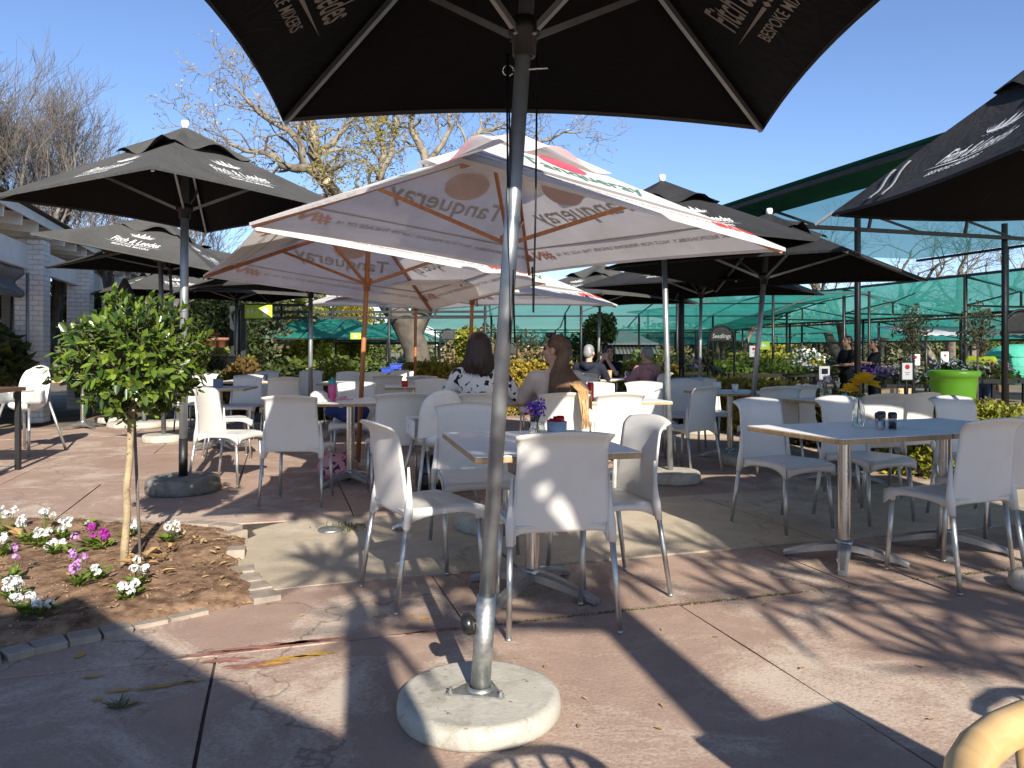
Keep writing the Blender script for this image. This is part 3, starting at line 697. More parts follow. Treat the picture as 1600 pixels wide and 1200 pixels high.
mb=MB(); mb.lathe([(.028,0),(.0285,0),(.0285,.03),(.028,.03)],B+d*2.17,14,caps=False); mb.build('maker_band',plain('green band',(.01,.05,.03),.5),U1)
# U2: left
bx,by=G(286,768)
umbrella('patio_umbrella','faded black umbrella at left behind the topiary, on a pole painted black at the foot',(-2.86,6.72,2.47),radians(-30),2.12,.64,(bx,by),(.0,.0),group=GB,base_r=.30,base_h=.13,stone='darkstone',black_low=True,pole_r=.035,scal=.05)
# U3: big white
umbrella('market_umbrella','largest white umbrella, in the centre behind the grey pole, with wooden ribs',(-.03,5.2,1.985),radians(39),2.58,.66,(-.12,5.22),(.066,.028),style='white',group=GW,base_r=.27,scal=.03,sag=.02)
# U4
umbrella('market_umbrella','white umbrella left of centre with its wooden pole beside the pink bottle table',(-1.46,7.6,1.92),radians(30),2.62,.62,(-1.52,7.55),(.07,.10),style='white',group=GW,base_r=.27,scal=.03)
# U5, U6
umbrella('market_umbrella','white umbrella far back at centre, its right corner lit beside the black ones',(-.52,9.7,1.90),radians(45),2.62,.62,(-.56,9.65),(.065,.0),style='white',group=GW,base_r=.25,scal=.03)
umbrella('market_umbrella','farthest white umbrella, its thin wooden pole in front of the thick tree trunk',(-1.56,12.5,1.98),radians(40),2.6,.6,(-1.58,12.45),(0,0),style='white',group=GW,base_r=.25,scal=.03)
# right hand black ones
umbrella('patio_umbrella','black umbrella with ruffled vent right of the big white one, on straight grey pole',(1.48,7.6,2.22),radians(22),2.15,.62,G(1048,752),(.01,0),group=GB,base_r=.27,fabm='blackfab2',pole_r=.026)
UB_,SB,cB,TB,canB=umbrella('patio_umbrella','black umbrella with a pale patch on its side, on a leaning silver pole at right',(2.75,8.25,2.03),radians(48),2.5,.60,(2.48,8.1),(.03,.02),group=GB,base_r=.27,fabm='blackfab2',pole_r=.027)
umbrella('patio_umbrella','black umbrella low at right behind the leaning silver pole',(2.75,11.2,2.08),radians(45),2.55,.62,(2.7,11.1),(.03,0),group=GB,base_r=.25,fabm='blackfab2')
umbrella('patio_umbrella','grey faded black umbrella far back beside the lit white corner',(1.6,14.0,2.12),radians(40),2.5,.62,(1.55,14),(.03,0),group=GB,base_r=.25)
U8,S8,c8,T8,can8=umbrella('patio_umbrella','black umbrella entering at the right picture edge with two loose straps',(3.62,4.62,2.25),radians(3),2.35,.98,(3.66,4.6),(-.02,.0),group=GB,base_r=.27,fabm='blackfab2',scal=-.015,sag=.11,collar=-.1)
# loose straps and a bare rib tip on U8
for k,(w0,w1) in enumerate(((.27,.05),(.20,.03))):
    mb=MB(); i=[q for q in range(4) if ((c8[q]+c8[(q+1)%4])/2-V((3.62,4.62,2.27))).x<-.8][0]
    mb.sheet(lambda a,b:S8(i,w1+(w0-w1)*b+.024*a,(.70 if k==0 else .75)+(.97-(.70 if k==0 else .75))*b,.012+.008*sin(b*8)),2,8,.003); mb.build('strap',M['canvas_grey'],U8)
mb=MB(); fl=min(c8,key=lambda q:q.x-q.y); dd=(fl-T8).normalized(); mb.bar(fl-dd*.02+V((0,0,.0)),fl+dd*.14,.02,.02); mb.build('rib_tip',M['alu'],U8)
# patch on B
nn=V((0,0,.006)); i=[q for q in range(4) if ((cB[q]+cB[(q+1)%4])/2-V((2.72,8.25,0))).y<-.3][-1]
cand=sorted(range(4),key=lambda q:((cB[q]+cB[(q+1)%4])/2).y)[:2]; i=max(cand,key=lambda q:((cB[q]+cB[(q+1)%4])/2).x)
mb=MB(); mb.sheet(lambda a,b:SB(i,.40+.14*a,.52+.10*b,.006),4,3); mb.build('pale_patch',M['print_white'],canB)
# left group
umbrella('patio_umbrella','sunlit black umbrella at left with crisp white crest, behind the pole with black foot',(-4.72,10.1,2.42),radians(6),2.05,.50,G(256,690),(.20,-.02),group=GB,base_r=.27,pole_r=.03,scal=.02)
umbrella('patio_umbrella','black umbrella at left tucked under the sunlit one, its point reaching to the brick pillar',(-5.5,12.3,2.55),radians(45),2.80,.42,(-5.3,12.2),(.0,0),group=GB,base_r=.27,inner=(1,2))
umbrella('patio_umbrella','small distant black umbrella between the brick pillar and the folded one',(-7.3,16.2,2.40),radians(45),2.3,.55,(-7.3,16.2),group=GB,base_r=.25)
umbrella('patio_umbrella','distant black umbrella over the far left tables, right of the folded one',(-5.2,14.5,2.22),radians(40),2.3,.5,(-5.2,14.5),group=GB,base_r=.25)
umbrella('patio_umbrella','black umbrella under the edge of the left white one, on a silver pole',(-2.76,10.5,2.04),radians(45),2.35,.5,(-2.74,10.45),(.02,-.03),group=GB,base_r=.25,pole_r=.03)
# umbrellas standing behind the photographer: they shade the foreground
umbrella('patio_umbrella','black umbrella behind the camera shading the lower left',(-.70,-2.17,2.30),radians(-40),2.3,.66,(-.72,-2.2),group=GB,base_r=.27)
umbrella('patio_umbrella','black umbrella outside the right edge shading the right hand tables',(3.72,1.62,2.30),radians(8),2.75,.70,(3.72,1.62),group=GB,base_r=.27)
def closed_umbrella(label,x,y,ztop,zbot,rb,fm,ribs=8,base=(0,0)):
    root=empty('closed_umbrella',(x,y,0),label,'umbrella','closed umbrellas'); rr=random.Random(int(x*10))
    mb=MB(); n=40; rings=[]
    for k in range(13):
        t=k/12; z=ztop-(ztop-zbot)*t; R_=.03+rb*(t**.8); ring=[]
        for j in range(n):
            a=2*pi*j/n; q=R_*(1+.28*sin(ribs*a/1.0+.8*sin(2*a))*min(1,t*2)); ring.append((x+q*cos(a),y+q*sin(a),z-(.06*sin(ribs*a)*t if k==12 else 0)))
        rings.append(ring)
    mb.loft(rings,caps=False); mb.build('folded_canopy',fm,root)
    mb=MB(); mb.tube([(x,y,.05),(x,y,ztop+.04)],.022,10); mb.build('pole',M['pole_grey'],root)
    mb=MB(); mb.lathe([(.0,0),(.03,0),(.035,.03),(0,.06)],(x,y,ztop+.02),10,caps=False); mb.build('finial',M['plastic_white'],root)
    mb=MB(); mb.lathe([(0,.001),(.25,.001),(.26,.03),(.25,.08),(.2,.1),(0,.1)],(x,y,0),30,caps=False); mb.build('base',M['concrete'],root)
closed_umbrella('folded umbrella in grey and black cloth behind the top of the topiary',-6.05,12.0,2.32,1.15,.36,fabric('faded grey and black cloth',(.10,.095,.088),.02,fade=(.03,.03,.032)))
closed_umbrella('folded black umbrella added unseen behind the camera to cast a shadow',.50,-.75,2.28,.75,.16,M['blackfab'])  # unseen caster, added for the rounded shadow band left of the pole
mb=MB(); x,y=G(1612,922); mb.lathe([(0,.001),(.09,.001),(.105,.03),(.10,.07),(.07,.095),(0,.105)],(x,y,0),26,caps=False); tag(mb.build('concrete_weight',M['concrete']),'small rounded concrete weight at the right edge beside the chair legs','weight')
for px,py,l in ((178,660,'pale round base under the left umbrellas, farthest of the three'),(225,668,'pale round base under the left umbrellas, middle of the three')):
    x,y=G(px,py); root=empty('umbrella_base',(x,y,0),l,'umbrella base','spare umbrella bases'); mb=MB(); mb.lathe([(0,.001),(.29,.001),(.30,.03),(.29,.085),(.25,.10),(0,.10)],(x,y,0),34,caps=False); mb.build('stone',M['concrete'],root)
    mb=MB(); mb.tube([(x,y,.09),(x,y,.5)],.03,12); mb.build('tube',M['pole_grey'],root)
# ------------------------------------------------------------------ chairs
def chair_parts():
    root=empty('cafe_chair',(0,0,0)); P=M['plastic']
    def seat(a,b):
        x=2*a-1; w=.196+.022*b; y=-.205+.42*b
        z=.458-.010*(1-x*x)*sin(pi*b)-.022*max(0,(b-.72)/.28)**2+.006*b
        return (x*w,y,z)
    mb=MB(); mb.sheet(seat,12,14,.012)
    def skirt(path,n,mid,end):
        def f(a,b):
            p=V(path(a)); return p+V((0,0,-.004-b*(mid+(end-mid)*abs(2*a-1)**3)))
        mb.sheet(f,n,2,.006)
    skirt(lambda a:V(seat(1,a))+V((.003,0,0)),14,.030,.075); skirt(lambda a:V(seat(0,1-a))-V((.003,0,0)),14,.030,.075)
    skirt(lambda a:V(seat(1-a,1))+V((0,.003,0)),12,.034,.060)
    for s in (-1,1): mb.tube([(s*.196,.180,.45),(s*.199,.183,.385)],[.020,.016],8)
    mb.build('seat',P,root)
    def back(a,b):
        x=2*a-1; w=.226-.058*b+.030*b*b+.016*max(0,(b-.82)/.18)**2
        y=-.205-.050*b-.022*b*b-.040*max(0,(b-.88)/.12)**2+.036*x*x*(.35+.65*b)
        z=.405+.455*b-.020*x*x*b*b+(1-b)**6*(.022*(1-x**8)-.014*x**8)
        return (x*w,y,z)
    mb=MB(); mb.sheet(back,18,26,.009)
    for s in (-1,1):
        mb.tube([(s*.212,-.190,.66),(s*.219,-.188,.52),(s*.222,-.192,.46),(s*.225,-.206,.375)],[.006,.014,.021,.0175],10)
    mb.build('backrest',P,root)
    for s in (-1,1):
        mb=MB(); mb.tube([(s*.224,-.203,.40),(s*.240,-.262,.008)],[.0135,.0115],10); mb.tube([(s*.240,-.262,.010),(s*.2402,-.263,0)],.0128,10); mb.build('leg',M['alu'],root)
        mb=MB(); mb.tube([(s*.197,.181,.41),(s*.214,.206,.008)],[.0135,.0115],10); mb.tube([(s*.214,.206,.010),(s*.2142,.2062,0)],.0128,10); mb.build('leg',M['alu'],root)
    return root
CH=chair_parts(); used=[False]
def chair(x,y,rz,label,tilt=0):
    o=CH if not used[0] else copy_tree(CH); used[0]=True
    o.location=(x,y,.001); o.rotation_euler=(0,0,radians(rz)); tag(o,label,'chair','white plastic chairs around the terrace tables'); return o
chair(.175,3.475,10.5,'white chair nearest the camera, its back turned to us with dappled sun on it')
chair(-.42,3.83,-60,'white chair seen side on at the left of the foreground table, beside the grey pole')
chair(.45,3.90,109,'white chair at the right of the foreground table, its curved back towards us')
chair(-.22,4.62,193,'blue grey shaded chair on the far side of the foreground table, facing us')
chair(1.86,5.22,207,'white chair facing us at the left end of the table with yellow flowers')
chair(2.52,5.45,204,'shaded chair behind the yellow flower vase, facing us')
chair(2.33,4.10,21,'white chair at right with its back to us, at the table with yellow flowers')
chair(2.83,4.50,24,'white chair cut by the right picture edge, next to the right foreground chair')
chair(3.35,5.45,200,'white chair at the far right edge beyond the second joined table')
chair(2.88,6.30,14,'sunlit white chair behind the pepper shakers, left one of an overlapping pair')
chair(3.22,6.48,26,'sunlit white chair behind the pepper shakers, right one of an overlapping pair')
chair(2.52,7.55,8,'sunlit white chair right behind the leaning silver pole')
chair(2.78,7.85,22,'white chair half hidden behind the one at the leaning silver pole')
chair(2.42,9.45,188,'white chair facing us behind the small right table with two white cups')
chair(1.70,7.55,40,'grey shaded chair with curved back just right of the straight grey pole')
chair(2.05,9.2,160,'shaded chair at the left of the table with two white cups')
chair(1.47,8.15,186,'white chair turned to us at the right end of the table with the red can')
chair(.38,6.42,8,'cream sunlit chair of the long haired woman')
chair(.82,6.45,13,'half sunlit white chair right of the long haired woman')
chair(-.30,6.38,4,'shaded chair of the woman in the blotched blouse')
chair(.95,7.95,192,'white chair across the table from the red can, facing us')
chair(1.15,11.7,-15,'white chair of the man in the dark hoodie')
chair(2.15,11.9,50,'white chair of the person in the pink hoodie')
chair(-1.68,6.07,0,'large white chair left of centre with its back to us, cut by a diagonal shadow')
chair(-.97,6.42,18,'dark grey shaded chair between the pink bottle table and the high chair')
chair(-2.58,7.02,-101,'white chair in profile right beside the pole with the black foot')
chair(-1.66,8.05,184,'shaded chair under the pink bottle table with a navy jacket on it')
chair(-3.15,8.55,-65,'grey shaded chair under the table with the slate napkin holder')
chair(-3.72,10.6,182,'sunlit white chair behind the slate napkin holder')
chair(-3.05,10.1,28,'rounded half sunlit chair back right of the slate napkin holder')
chair(-4.7,11.4,170,'white chair at the back left beside the topiary crown')
chair(-4.05,12.5,186,'white chair in the back row under the far left umbrella')
chair(-3.45,12.9,178,'chair in the back row in front of the bronze shrub')
chair(-2.7,12.2,170,'chair in the back row left of the thin silver pole')
chair(-2.15,11.9,188,'blue grey chair in the back row in front of the round green shrub')
chair(-1.80,11.0,14,'white chair in the back row just left of the wooden pole')
chair(-1.25,10.6,8,'white chair in the back row just right of the wooden pole')
chair(-.95,9.1,186,'pale chair facing us behind the drinks and cups in the middle')
chair(-.55,9.6,165,'chair behind the woman in the blotched blouse, to her left')
chair(-1.9,13.0,180,'farthest white chair before the round green shrub')
chair(-.6,12.2,180,'white chair back in front of the golden hedge, centre left')
chair(.35,10.4,170,'chair between the two seated women in the background')
chair(.95,10.2,200,'white rounded chair back left of the man in the dark hoodie')
# ------------------------------------------------------------------ tables
def table_parts(w,d,feet=.34):
    root=empty('cafe_table',(0,0,0)); mb=MB(); mb.bbox((0,0,.733),(w,d,.026),0,.003); mb.build('edge_band',M['edge'],root)
    mb=MB(); mb.bbox((0,0,.7475),(w-.006,d-.006,.005),0,.001); mb.build('tabletop',M['laminate'],root)
    mb=MB(); mb.lathe([(.036,.10),(.036,.70)],n=20,caps=False); mb.lathe([(.0,.705),(.16,.705),(.16,.718),(0,.718)],n=4,caps=False,smooth=False); mb.build('post',M['steel'],root)
    mb=MB(); mb.lathe([(0,.125),(.042,.125),(.05,.112),(.052,.06),(.03,.045),(0,.045)],n=20,caps=False)
    for k in range(4):
        a=pi/4+k*pi/2; c,s=cos(a),sin(a); rings=[]
        for t in range(9):
            q=t/8; r=.03+(feet-.03)*q; zt=.112-.078*q**1.5-.004*q; zb=.058*(1-q)**.8*(1-q*.3)-.0; zb=max(.004,.064-.058*q**1.2 if q<.9 else .004); wd=.036-.013*q
            if q==1: zb=.001
            rings.append([V((c*r-s*o*wd,s*r+c*o*wd,z)) for o,z in ((-1,zb),(1,zb),(1,zt-.012),(.55,zt),(-.55,zt),(-1,zt-.012))])
        mb.loft(rings,True,False)
        mb.tube([(c*(feet-.02),s*(feet-.02),.0),(c*(feet-.02),s*(feet-.02),.01)],.012,8)
    mb.build('base',M['cast'],root); return root
TA=table_parts(.76,.76,.33); TBg=table_parts(.76,1.0,.36); tu={id(TA):False,id(TBg):False}
def table(x,y,rz,label,big=False):
    t=TBg if big else TA; o=t if not tu[id(t)] else copy_tree(t); tu[id(t)]=True
    o.location=(x,y,0); o.rotation_euler=(0,0,radians(rz)); tag(o,label,'table','white topped terrace tables'); return o
table(.10,3.82,13,'white topped table in the foreground behind the grey pole, with purple flowers',True)
table(1.90,4.39,20,'white topped table at right with a vase of yellow flowers')
table(2.63,4.66,20,'white topped table joined to the right of the yellow flower table')
table(3.05,7.05,20,'white topped table at right with a jar of white and pink flowers')
table(2.42,8.52,12,'small table at right with two white cups, under the black umbrellas')
table(.98,7.12,12,'table with the red drink can in front of the background group')
table(.20,7.00,12,'table between the two women in the middle')
table(-1.46,6.95,8,'table with the pink bottle at the wooden pole, left of centre')
table(-3.60,9.45,6,'table with the slate napkin holder, left')
table(-3.95,11.6,5,'table in the back row at left, with a dark menu holder')
table(-2.35,11.0,3,'table with a sunlit yellow edge beside the thin silver pole')
table(-1.25,9.85,10,'table in the middle with the purple cup and the red tin')
table(-6.62,11.85,12,'table in front of the brick pillar at far left')
table(1.68,12.35,10,'table of the group of three in the background')
table(-.35,11.4,0,'table in the back row in front of the golden hedge')
# dark wooden table, black metal chair and high chairs
root=empty('wooden_table',(-5.52,7.35,0),'dark brown wooden table with black legs cut by the left picture edge','table'); rz=radians(6)
mb=MB(); mb.bbox((-5.52,7.35,.815),(1.25,.8,.04),rz,.004); mb.build('tabletop',M['darkwood'],root)
for sx in (-1,1):
    for sy in (-1,1):
        mb=MB(); x,y=sx*.57,sy*.35; mb.box((-5.52+x*cos(rz)-y*sin(rz),7.35+x*sin(rz)+y*cos(rz),.398),(.045,.045,.796),rz); mb.build('leg',M['black'],root)
def metal_chair(x,y,rz,label):
    root=empty('metal_chair',(0,0,0),label,'chair'); mb=MB(); mb.sheet(lambda a,b:((a-.5)*.42,(b-.5)*.42,.45-.01*sin(pi*a)*sin(pi*b)),8,8,.012); mb.build('seat',M['black'],root)
    mb=MB(); mb.tube([(-.2,-.2,.45),(-.21,-.27,.75),(-.17,-.29,.86),(0,-.30,.90),(.17,-.29,.86),(.21,-.27,.75),(.2,-.2,.45)],.012,8)
    for k in range(-2,3): mb.tube([(k*.07,-.205,.45),(k*.068,-.29,.875)],.007,6)
    mb.build('backrest',M['black'],root)
    for sx in (-1,1):
        for sy in (-1,1):
            mb=MB(); mb.tube([(sx*.18,sy*.18,.45),(sx*.22,sy*.22,0)],.013,8); mb.build('leg',M['black'],root)
    root.location=(x,y,.001); root.rotation_euler=(0,0,radians(rz)); return root
metal_chair(-4.93,6.62,20,'black metal chair pushed under the dark wooden table at the left edge')
def high_chair(x,y,rz,label,sc=1.0):
    root=empty('high_chair',(0,0,0),label,'high chair','white plastic high chairs')
    mb=MB()
    def back(a,b):
        x_=2*a-1; hw=.185*sqrt(max(0,1-max(0,(b-.45)/.55)**2.4)) if b>.45 else .185
        return (x_*hw,-.14-.10*b+.085*x_*x_*(1 if b<.9 else .6),.50+.40*b)
    mb.sheet(back,16,20,.012); mb.build('hood',M['plastic_white'],root)
    mb=MB(); mb.ell((0,.0,.50),(.165,.165,.075),18,10); mb.build('seat',M['plastic_white'],root)
    mb=MB(); mb.bbox((0,.24,.655),(.42,.22,.028),0,.008)
    for s in (-1,1): mb.sheet(lambda a,b:(s*.19,-.02+.3*a,.50+.145*b+.02*a),4,4,.012)
    mb.build('tray',M['plastic_white'],root)
    for sx in (-1,1):
        for sy in (-1,1):
            mb=MB(); mb.tube([(sx*.15,sy*.13,.52),(sx*.25,sy*.25,0)],.014,10); mb.build('leg',M['alu'],root)
    root.location=(x,y,.001); root.rotation_euler=(0,0,radians(rz)); root.scale=(sc,sc,sc); return root
high_chair(-.60,6.15,25,'white plastic high chair with a rounded hood left of the foreground table',1.0)
high_chair(-5.72,9.05,170,'white plastic high chair with a rounded hood at the left picture edge',1.14)
# bentwood chairs of the next table, one seen at the lower right corner
def bentwood(x,y,rz,label,hr=.755,R=.235,tr=.019):
    root=empty('bentwood_chair',(0,0,0),label,'chair','pale wooden spindle back chairs')
    pts=[]; 
    for t in range(17):
        a=pi*(t/16); pts.append((R*cos(a),-.02-(R-.015)*sin(a)**.8,hr+.012*sin(a)))
    mb=MB(); pts=[(R,.12,hr-.03),(R+.005,.05,hr-.01)]+pts[1:-1]+[(-R-.005,.05,hr-.01),(-R,.12,hr-.03)]
    mb.tube(pts,[tr*.93]*2+[tr]*15+[tr*.93]*2,14,flat=1.0); mb.build('top_rail',M['bentwood'],root)
    for t in (2,4,6,8,10,12,14):
        a=pi*(t/16); mb=MB(); mb.tube([(R*.8*cos(a),-.01-R*.76*sin(a),.44),(R*.99*cos(a),-.02-(R-.015)*sin(a)**.8,hr)],[.009,.0105],10); mb.build('spindle',M['bentwood'],root)
    for s in (-1,1):
        mb=MB(); mb.tube([(s*R*.92,.10,.44),(s*R,.10,hr-.027)],.013,10); mb.build('arm_post',M['bentwood'],root)
    mb=MB(); mb.lathe([(0,.42),(.2,.42),(.215,.43),(.215,.445),(.2,.452),(0,.446)],n=30,caps=False); mb.build('seat',M['bentwood'],root)
    for sx in (-1,1):
        for sy in (-1,1):
            mb=MB(); mb.tube([(sx*.14,sy*.14,.43),(sx*.19,sy*.19,0)],[.018,.013],10); mb.build('leg',M['bentwood'],root)
    root.location=(x,y,.001); root.rotation_euler=(0,0,radians(rz)); return root
bentwood(.545,.475,205,'pale bentwood armchair rail in the lower right corner of the photo',.862,.215,.0165)
bentwood(2.15,1.05,120,'pale bentwood chair outside the right edge, its spindles shading the paving')
root=empty('wooden_table',(1.38,.80,0),'bare wooden table outside the lower right edge beside the camera','table'); mb=MB(); mb.bbox((1.38,.80,.735),(.62,.72,.03),radians(24),.004); mb.build('tabletop',M['darkwood'],root)
mb=MB(); mb.tube([(1.38,.80,.02),(1.38,.80,.72)],.035,12); mb.lathe([(0,0),(.22,0),(.22,.015),(.04,.03),(0,.03)],(1.38,.8,0),24,caps=False); mb.build('pedestal',M['black'],root)
mb=MB(); mb.lathe([(0,0),(.036,0),(.042,.09),(.038,.09),(.033,.01),(0,.01)],(1.13,1.03,.751),18,caps=False); tag(mb.build('cup',M['plastic_white']),'white cup on the bare wooden table beside the camera','cup')
# ------------------------------------------------------------------ things on the tables
def vase(x,y,z,r,h,neck,label,kind):
    root=empty('flower_vase',(x,y,z),label,'vase'); mb=MB()
    mb.lathe([(0,.002),(r,.002),(r,h*.62),(neck,h*.8),(neck,h),(neck-.003,h),(neck-.003,h*.8),(r-.004,h*.61),(r-.004,.008),(0,.008)],(x,y,z),20,caps=False); mb.build('glass',M['glass'],root)
    rr=random.Random(int(x*100)); st=MB(); fl=MB()
    if kind=='purple':
        for k in range(9):
            a=rr.uniform(0,6.28); q=rr.uniform(.01,.055); tip=V((x+cos(a)*q,y+sin(a)*q,z+h+rr.uniform(.03,.11))); st.tube([(x-cos(a)*.02,y-sin(a)*.02,z+.01),(x,y,z+h*.9),tip],.0016,4)
            for j in range(16):
                p=tip+V((rr.gauss(0,.014),rr.gauss(0,.014),rr.gauss(0,.014))); d=V((rr.gauss(0,1),rr.gauss(0,1),rr.gauss(0,1)+.3)); fl.leaf(p,d,.014,.02,None,.3)
        m=M['petal_violet']
    elif kind=='yellow':
        for (dx,dz,R_) in ((.03,.085,.080),(-.06,.045,.052)):
            c=V((x+dx,y-.01,z+h+dz)); st.tube([(x-dx*.3,y,z+.02),(x,y,z+h*.95),c],.0025,5)
            for k in range(46):
                t=k/46; el=t*1.75-.45; az=k*2.4; d=V((cos(az)*cos(el),sin(az)*cos(el)-.2,sin(el)+.25)); q=R_*(.15+.55*(1-t)); fl.leaf(c+d.normalized()*q*.6,d+V((rr.gauss(0,.2),rr.gauss(0,.2),rr.gauss(0,.2))),R_*.85,R_*.78,(0,0,1),.22)
        for k in range(6):
            a=k*1.05; st.leaf((x,y,z+h+.005),(cos(a),sin(a),.4),.025,.05)
        m=M['petal_yellow']
    else:
        for k in range(8):
            c=V((x+rr.gauss(0,.045),y+rr.gauss(0,.03),z+h+rr.uniform(.02,.09))); st.tube([(x,y,z+.01),(x,y,z+h*.9),c],.002,4)
            for j in range(16):
                d=V((rr.gauss(0,1),rr.gauss(0,1),rr.gauss(0,1)+.3)); fl.leaf(c,d,.022,.03,None,.3,mi=0 if k%4 else 1)
        m=[M['petal_white'],M['petal_pink']]
    st.build('stem',M['green_leaf'],root); fl.build('blossom',m,root); return root
TZ=.7505
vase(.13,3.92,TZ,.042,.085,.036,'clear jar of violet flowers on the foreground table behind the grey pole','purple')
vase(2.04,4.52,TZ,.036,.17,.027,'tall clear bottle with yellow roses on the right hand table','yellow')
vase(2.90,7.10,TZ,.05,.11,.045,'clear jar with white and pink flowers on the back right table','white')
root=empty('sachet_tin',(.232,3.97,TZ),'blue grey tin of sachets beside the violet flowers','tin'); x,y=.232,3.97
mb=MB(); mb.lathe([(0,.0),(.050,.0),(.052,.085),(.049,.085),(.047,.006),(0,.006)],(x,y,TZ),24,caps=False); mb.build('tin',M['bluegrey'],root)
for k,(dx,dy,m_,h) in enumerate(((-.02,.0,'coke',.10),(-.032,.01,'coke',.092),(.0,.01,'navy',.11),(.018,-.005,'coke',.115),(.022,.015,'blackcloth',.105),(.005,-.02,'coke',.095))):
    mb=MB(); mb.sheet(lambda a,b:(x+dx+(a-.5)*.035,y+dy+.004*sin(a*5),TZ+.03+(h-.03)*b),3,3,.004); mb.build('sachet',M[m_],root)
def shaker(x,y,z,label,fill,h=.10,r=.023):
    root=empty('shaker',(x,y,z),label,'shaker','salt and pepper shakers'); mb=MB(); mb.lathe([(0,.001),(r,.001),(r,h*.68),(r-.002,h*.68),(r-.002,.005),(0,.005)],(x,y,z),16,caps=False); mb.build('jar',M['glass'],root)
    mb=MB(); mb.lathe([(0,.006),(r-.003,.006),(r-.003,h*.45),(0,h*.47)],(x,y,z),14,caps=False); mb.build('filling',M[fill],root)
    mb=MB(); mb.lathe([(r+.001,h*.66),(r+.002,h*.9),(r-.004,h),(0,h)],(x,y,z),18,caps=False); mb.lathe([(r+.001,h*.66),(0,h*.665)],(x,y,z),18,caps=False); mb.build('lid',M['blackrub'],root)
shaker(2.085,4.36,TZ,'salt shaker with black lid in front on the yellow flower table','salt')
shaker(2.135,4.44,TZ,'shaker with black lid behind the salt, half hidden, on the yellow flower table','pepper')
shaker(2.165,4.37,TZ,'pepper shaker with black lid at the right of the salt on the yellow flower table','pepper')
shaker(3.02,6.98,TZ,'pepper shaker beside the jar of white and pink flowers','pepper')
def cup(x,y,z,label,m='plastic_white',r=.035,h=.09,name='cup'):
    mb=MB(); mb.lathe([(0,0),(r*.85,0),(r,h),(r*.92,h),(r*.78,.008),(0,.008)],(x,y,z),18,caps=False); return tag(mb.build(name,M[m]),label,name.replace('_',' '))
cup(2.25,8.42,TZ,'taller white cup on the small right table',h=.11,r=.042); cup(2.44,8.40,TZ,'shorter white cup on the small right table',h=.085)
# drink can with straw
x,y=.70,6.85; root=empty('drink_can',(x,y,TZ),'red drink can with a white straw right of the long haired woman','can'); mb=MB()
mb.lathe([(0,.0),(.025,.0),(.031,.01),(.031,.15),(.026,.165),(.024,.168),(0,.166)],(x,y,TZ),20,caps=False); mb.build('can',M['coke'],root)
mb=MB(); mb.tube([(x-.01,y,TZ+.1),(x-.025,y,TZ+.24)],.0035,6); mb.build('straw',M['plastic_white'],root)
for k in range(4):
    mb=MB(); mb.sheet(lambda a,b:(x+.0316*sin((a-.5)*1.1-.2+k*.0),y-.0316*cos((a-.5)*1.1-.2),TZ+.03+.026*k+.012*b),5,1); mb.build('can_lettering',M['print_white'],root) if k in (0,2) else None
cup(.56,6.86,TZ,'grey saucer lying beside the red drink can','bluegrey',.06,.012,'saucer')
# bottle, cap hat and tissue on the left table
x,y=-1.60,6.83; root=empty('water_bottle',(x,y,TZ),'pink water bottle with a teal cap left of the wooden pole','bottle'); mb=MB()
mb.lathe([(0,0),(.034,0),(.036,.01),(.036,.13),(.032,.15),(0,.15)],(x,y,TZ),20,caps=False); mb.build('flask',M['bottle'],root)
mb=MB(); mb.lathe([(.033,.148),(.034,.185),(.026,.195),(.012,.197),(.012,.215),(0,.217)],(x,y,TZ),20,caps=False); mb.build('cap',M['teal'],root)
mb=MB(); rr=random.Random(4)
for k in range(16): p=V((-1.46+rr.gauss(0,.05),6.74+rr.gauss(0,.03),TZ+.012)); mb.leaf(p,(rr.gauss(0,1),rr.gauss(0,1),rr.uniform(0,.5)),.035,.05,(0,0,1),.5)
tag(mb.build('pink_tissue',M['petal_pink']),'crumpled pink tissue beside the pink bottle','tissue')
root=empty('sun_hat',(-1.71,6.80,TZ),'pale spotted sun hat on the table left of the pink bottle','hat'); mb=MB(); mb.lathe([(.125,.004),(.11,.012),(.085,.03),(.075,.07),(.045,.092),(0,.097)],(-1.71,6.80,TZ),24,caps=False,wob=.03); mb.build('crown',spotted('spotted hat cloth',(.50,.47,.46),(.05,.05,.05),38,.64),root)
mb=MB(); mb.box((-3.56,9.30,TZ+.055),(.10,.07,.11),radians(8)); ob=tag(mb.build('napkin_holder',M['navyplastic']),'slate blue napkin holder on the left table','napkin holder')
mb=MB(); mb.box((-3.72,11.5,TZ+.05),(.10,.07,.10)); tag(mb.build('menu_holder',M['navyplastic']),'dark menu holder on the far left back table','menu holder')
cup(-1.12,9.6,TZ,'lilac cup with lid on the middle table',m='petal_lilac',r=.045,h=.12)
mb=MB(); mb.lathe([(0,0),(.04,0),(.04,.075),(0,.075)],(-1.34,9.6,TZ),18,caps=False); tag(mb.build('red_tin',M['coke']),'small red tin on the middle table left of the lilac cup','tin')
cup(-1.0,9.7,TZ,'clear glass beside the lilac cup on the middle table',m='glass',r=.036,h=.13,name='drinking_glass')
cup(1.55,12.2,TZ,'amber drink in front of the woman in black','edge',r=.04,h=.14,name='drinking_glass')
cup(1.82,12.15,TZ,'clear glass with a straw before the person in the pink hoodie','glass',r=.04,h=.13,name='drinking_glass')
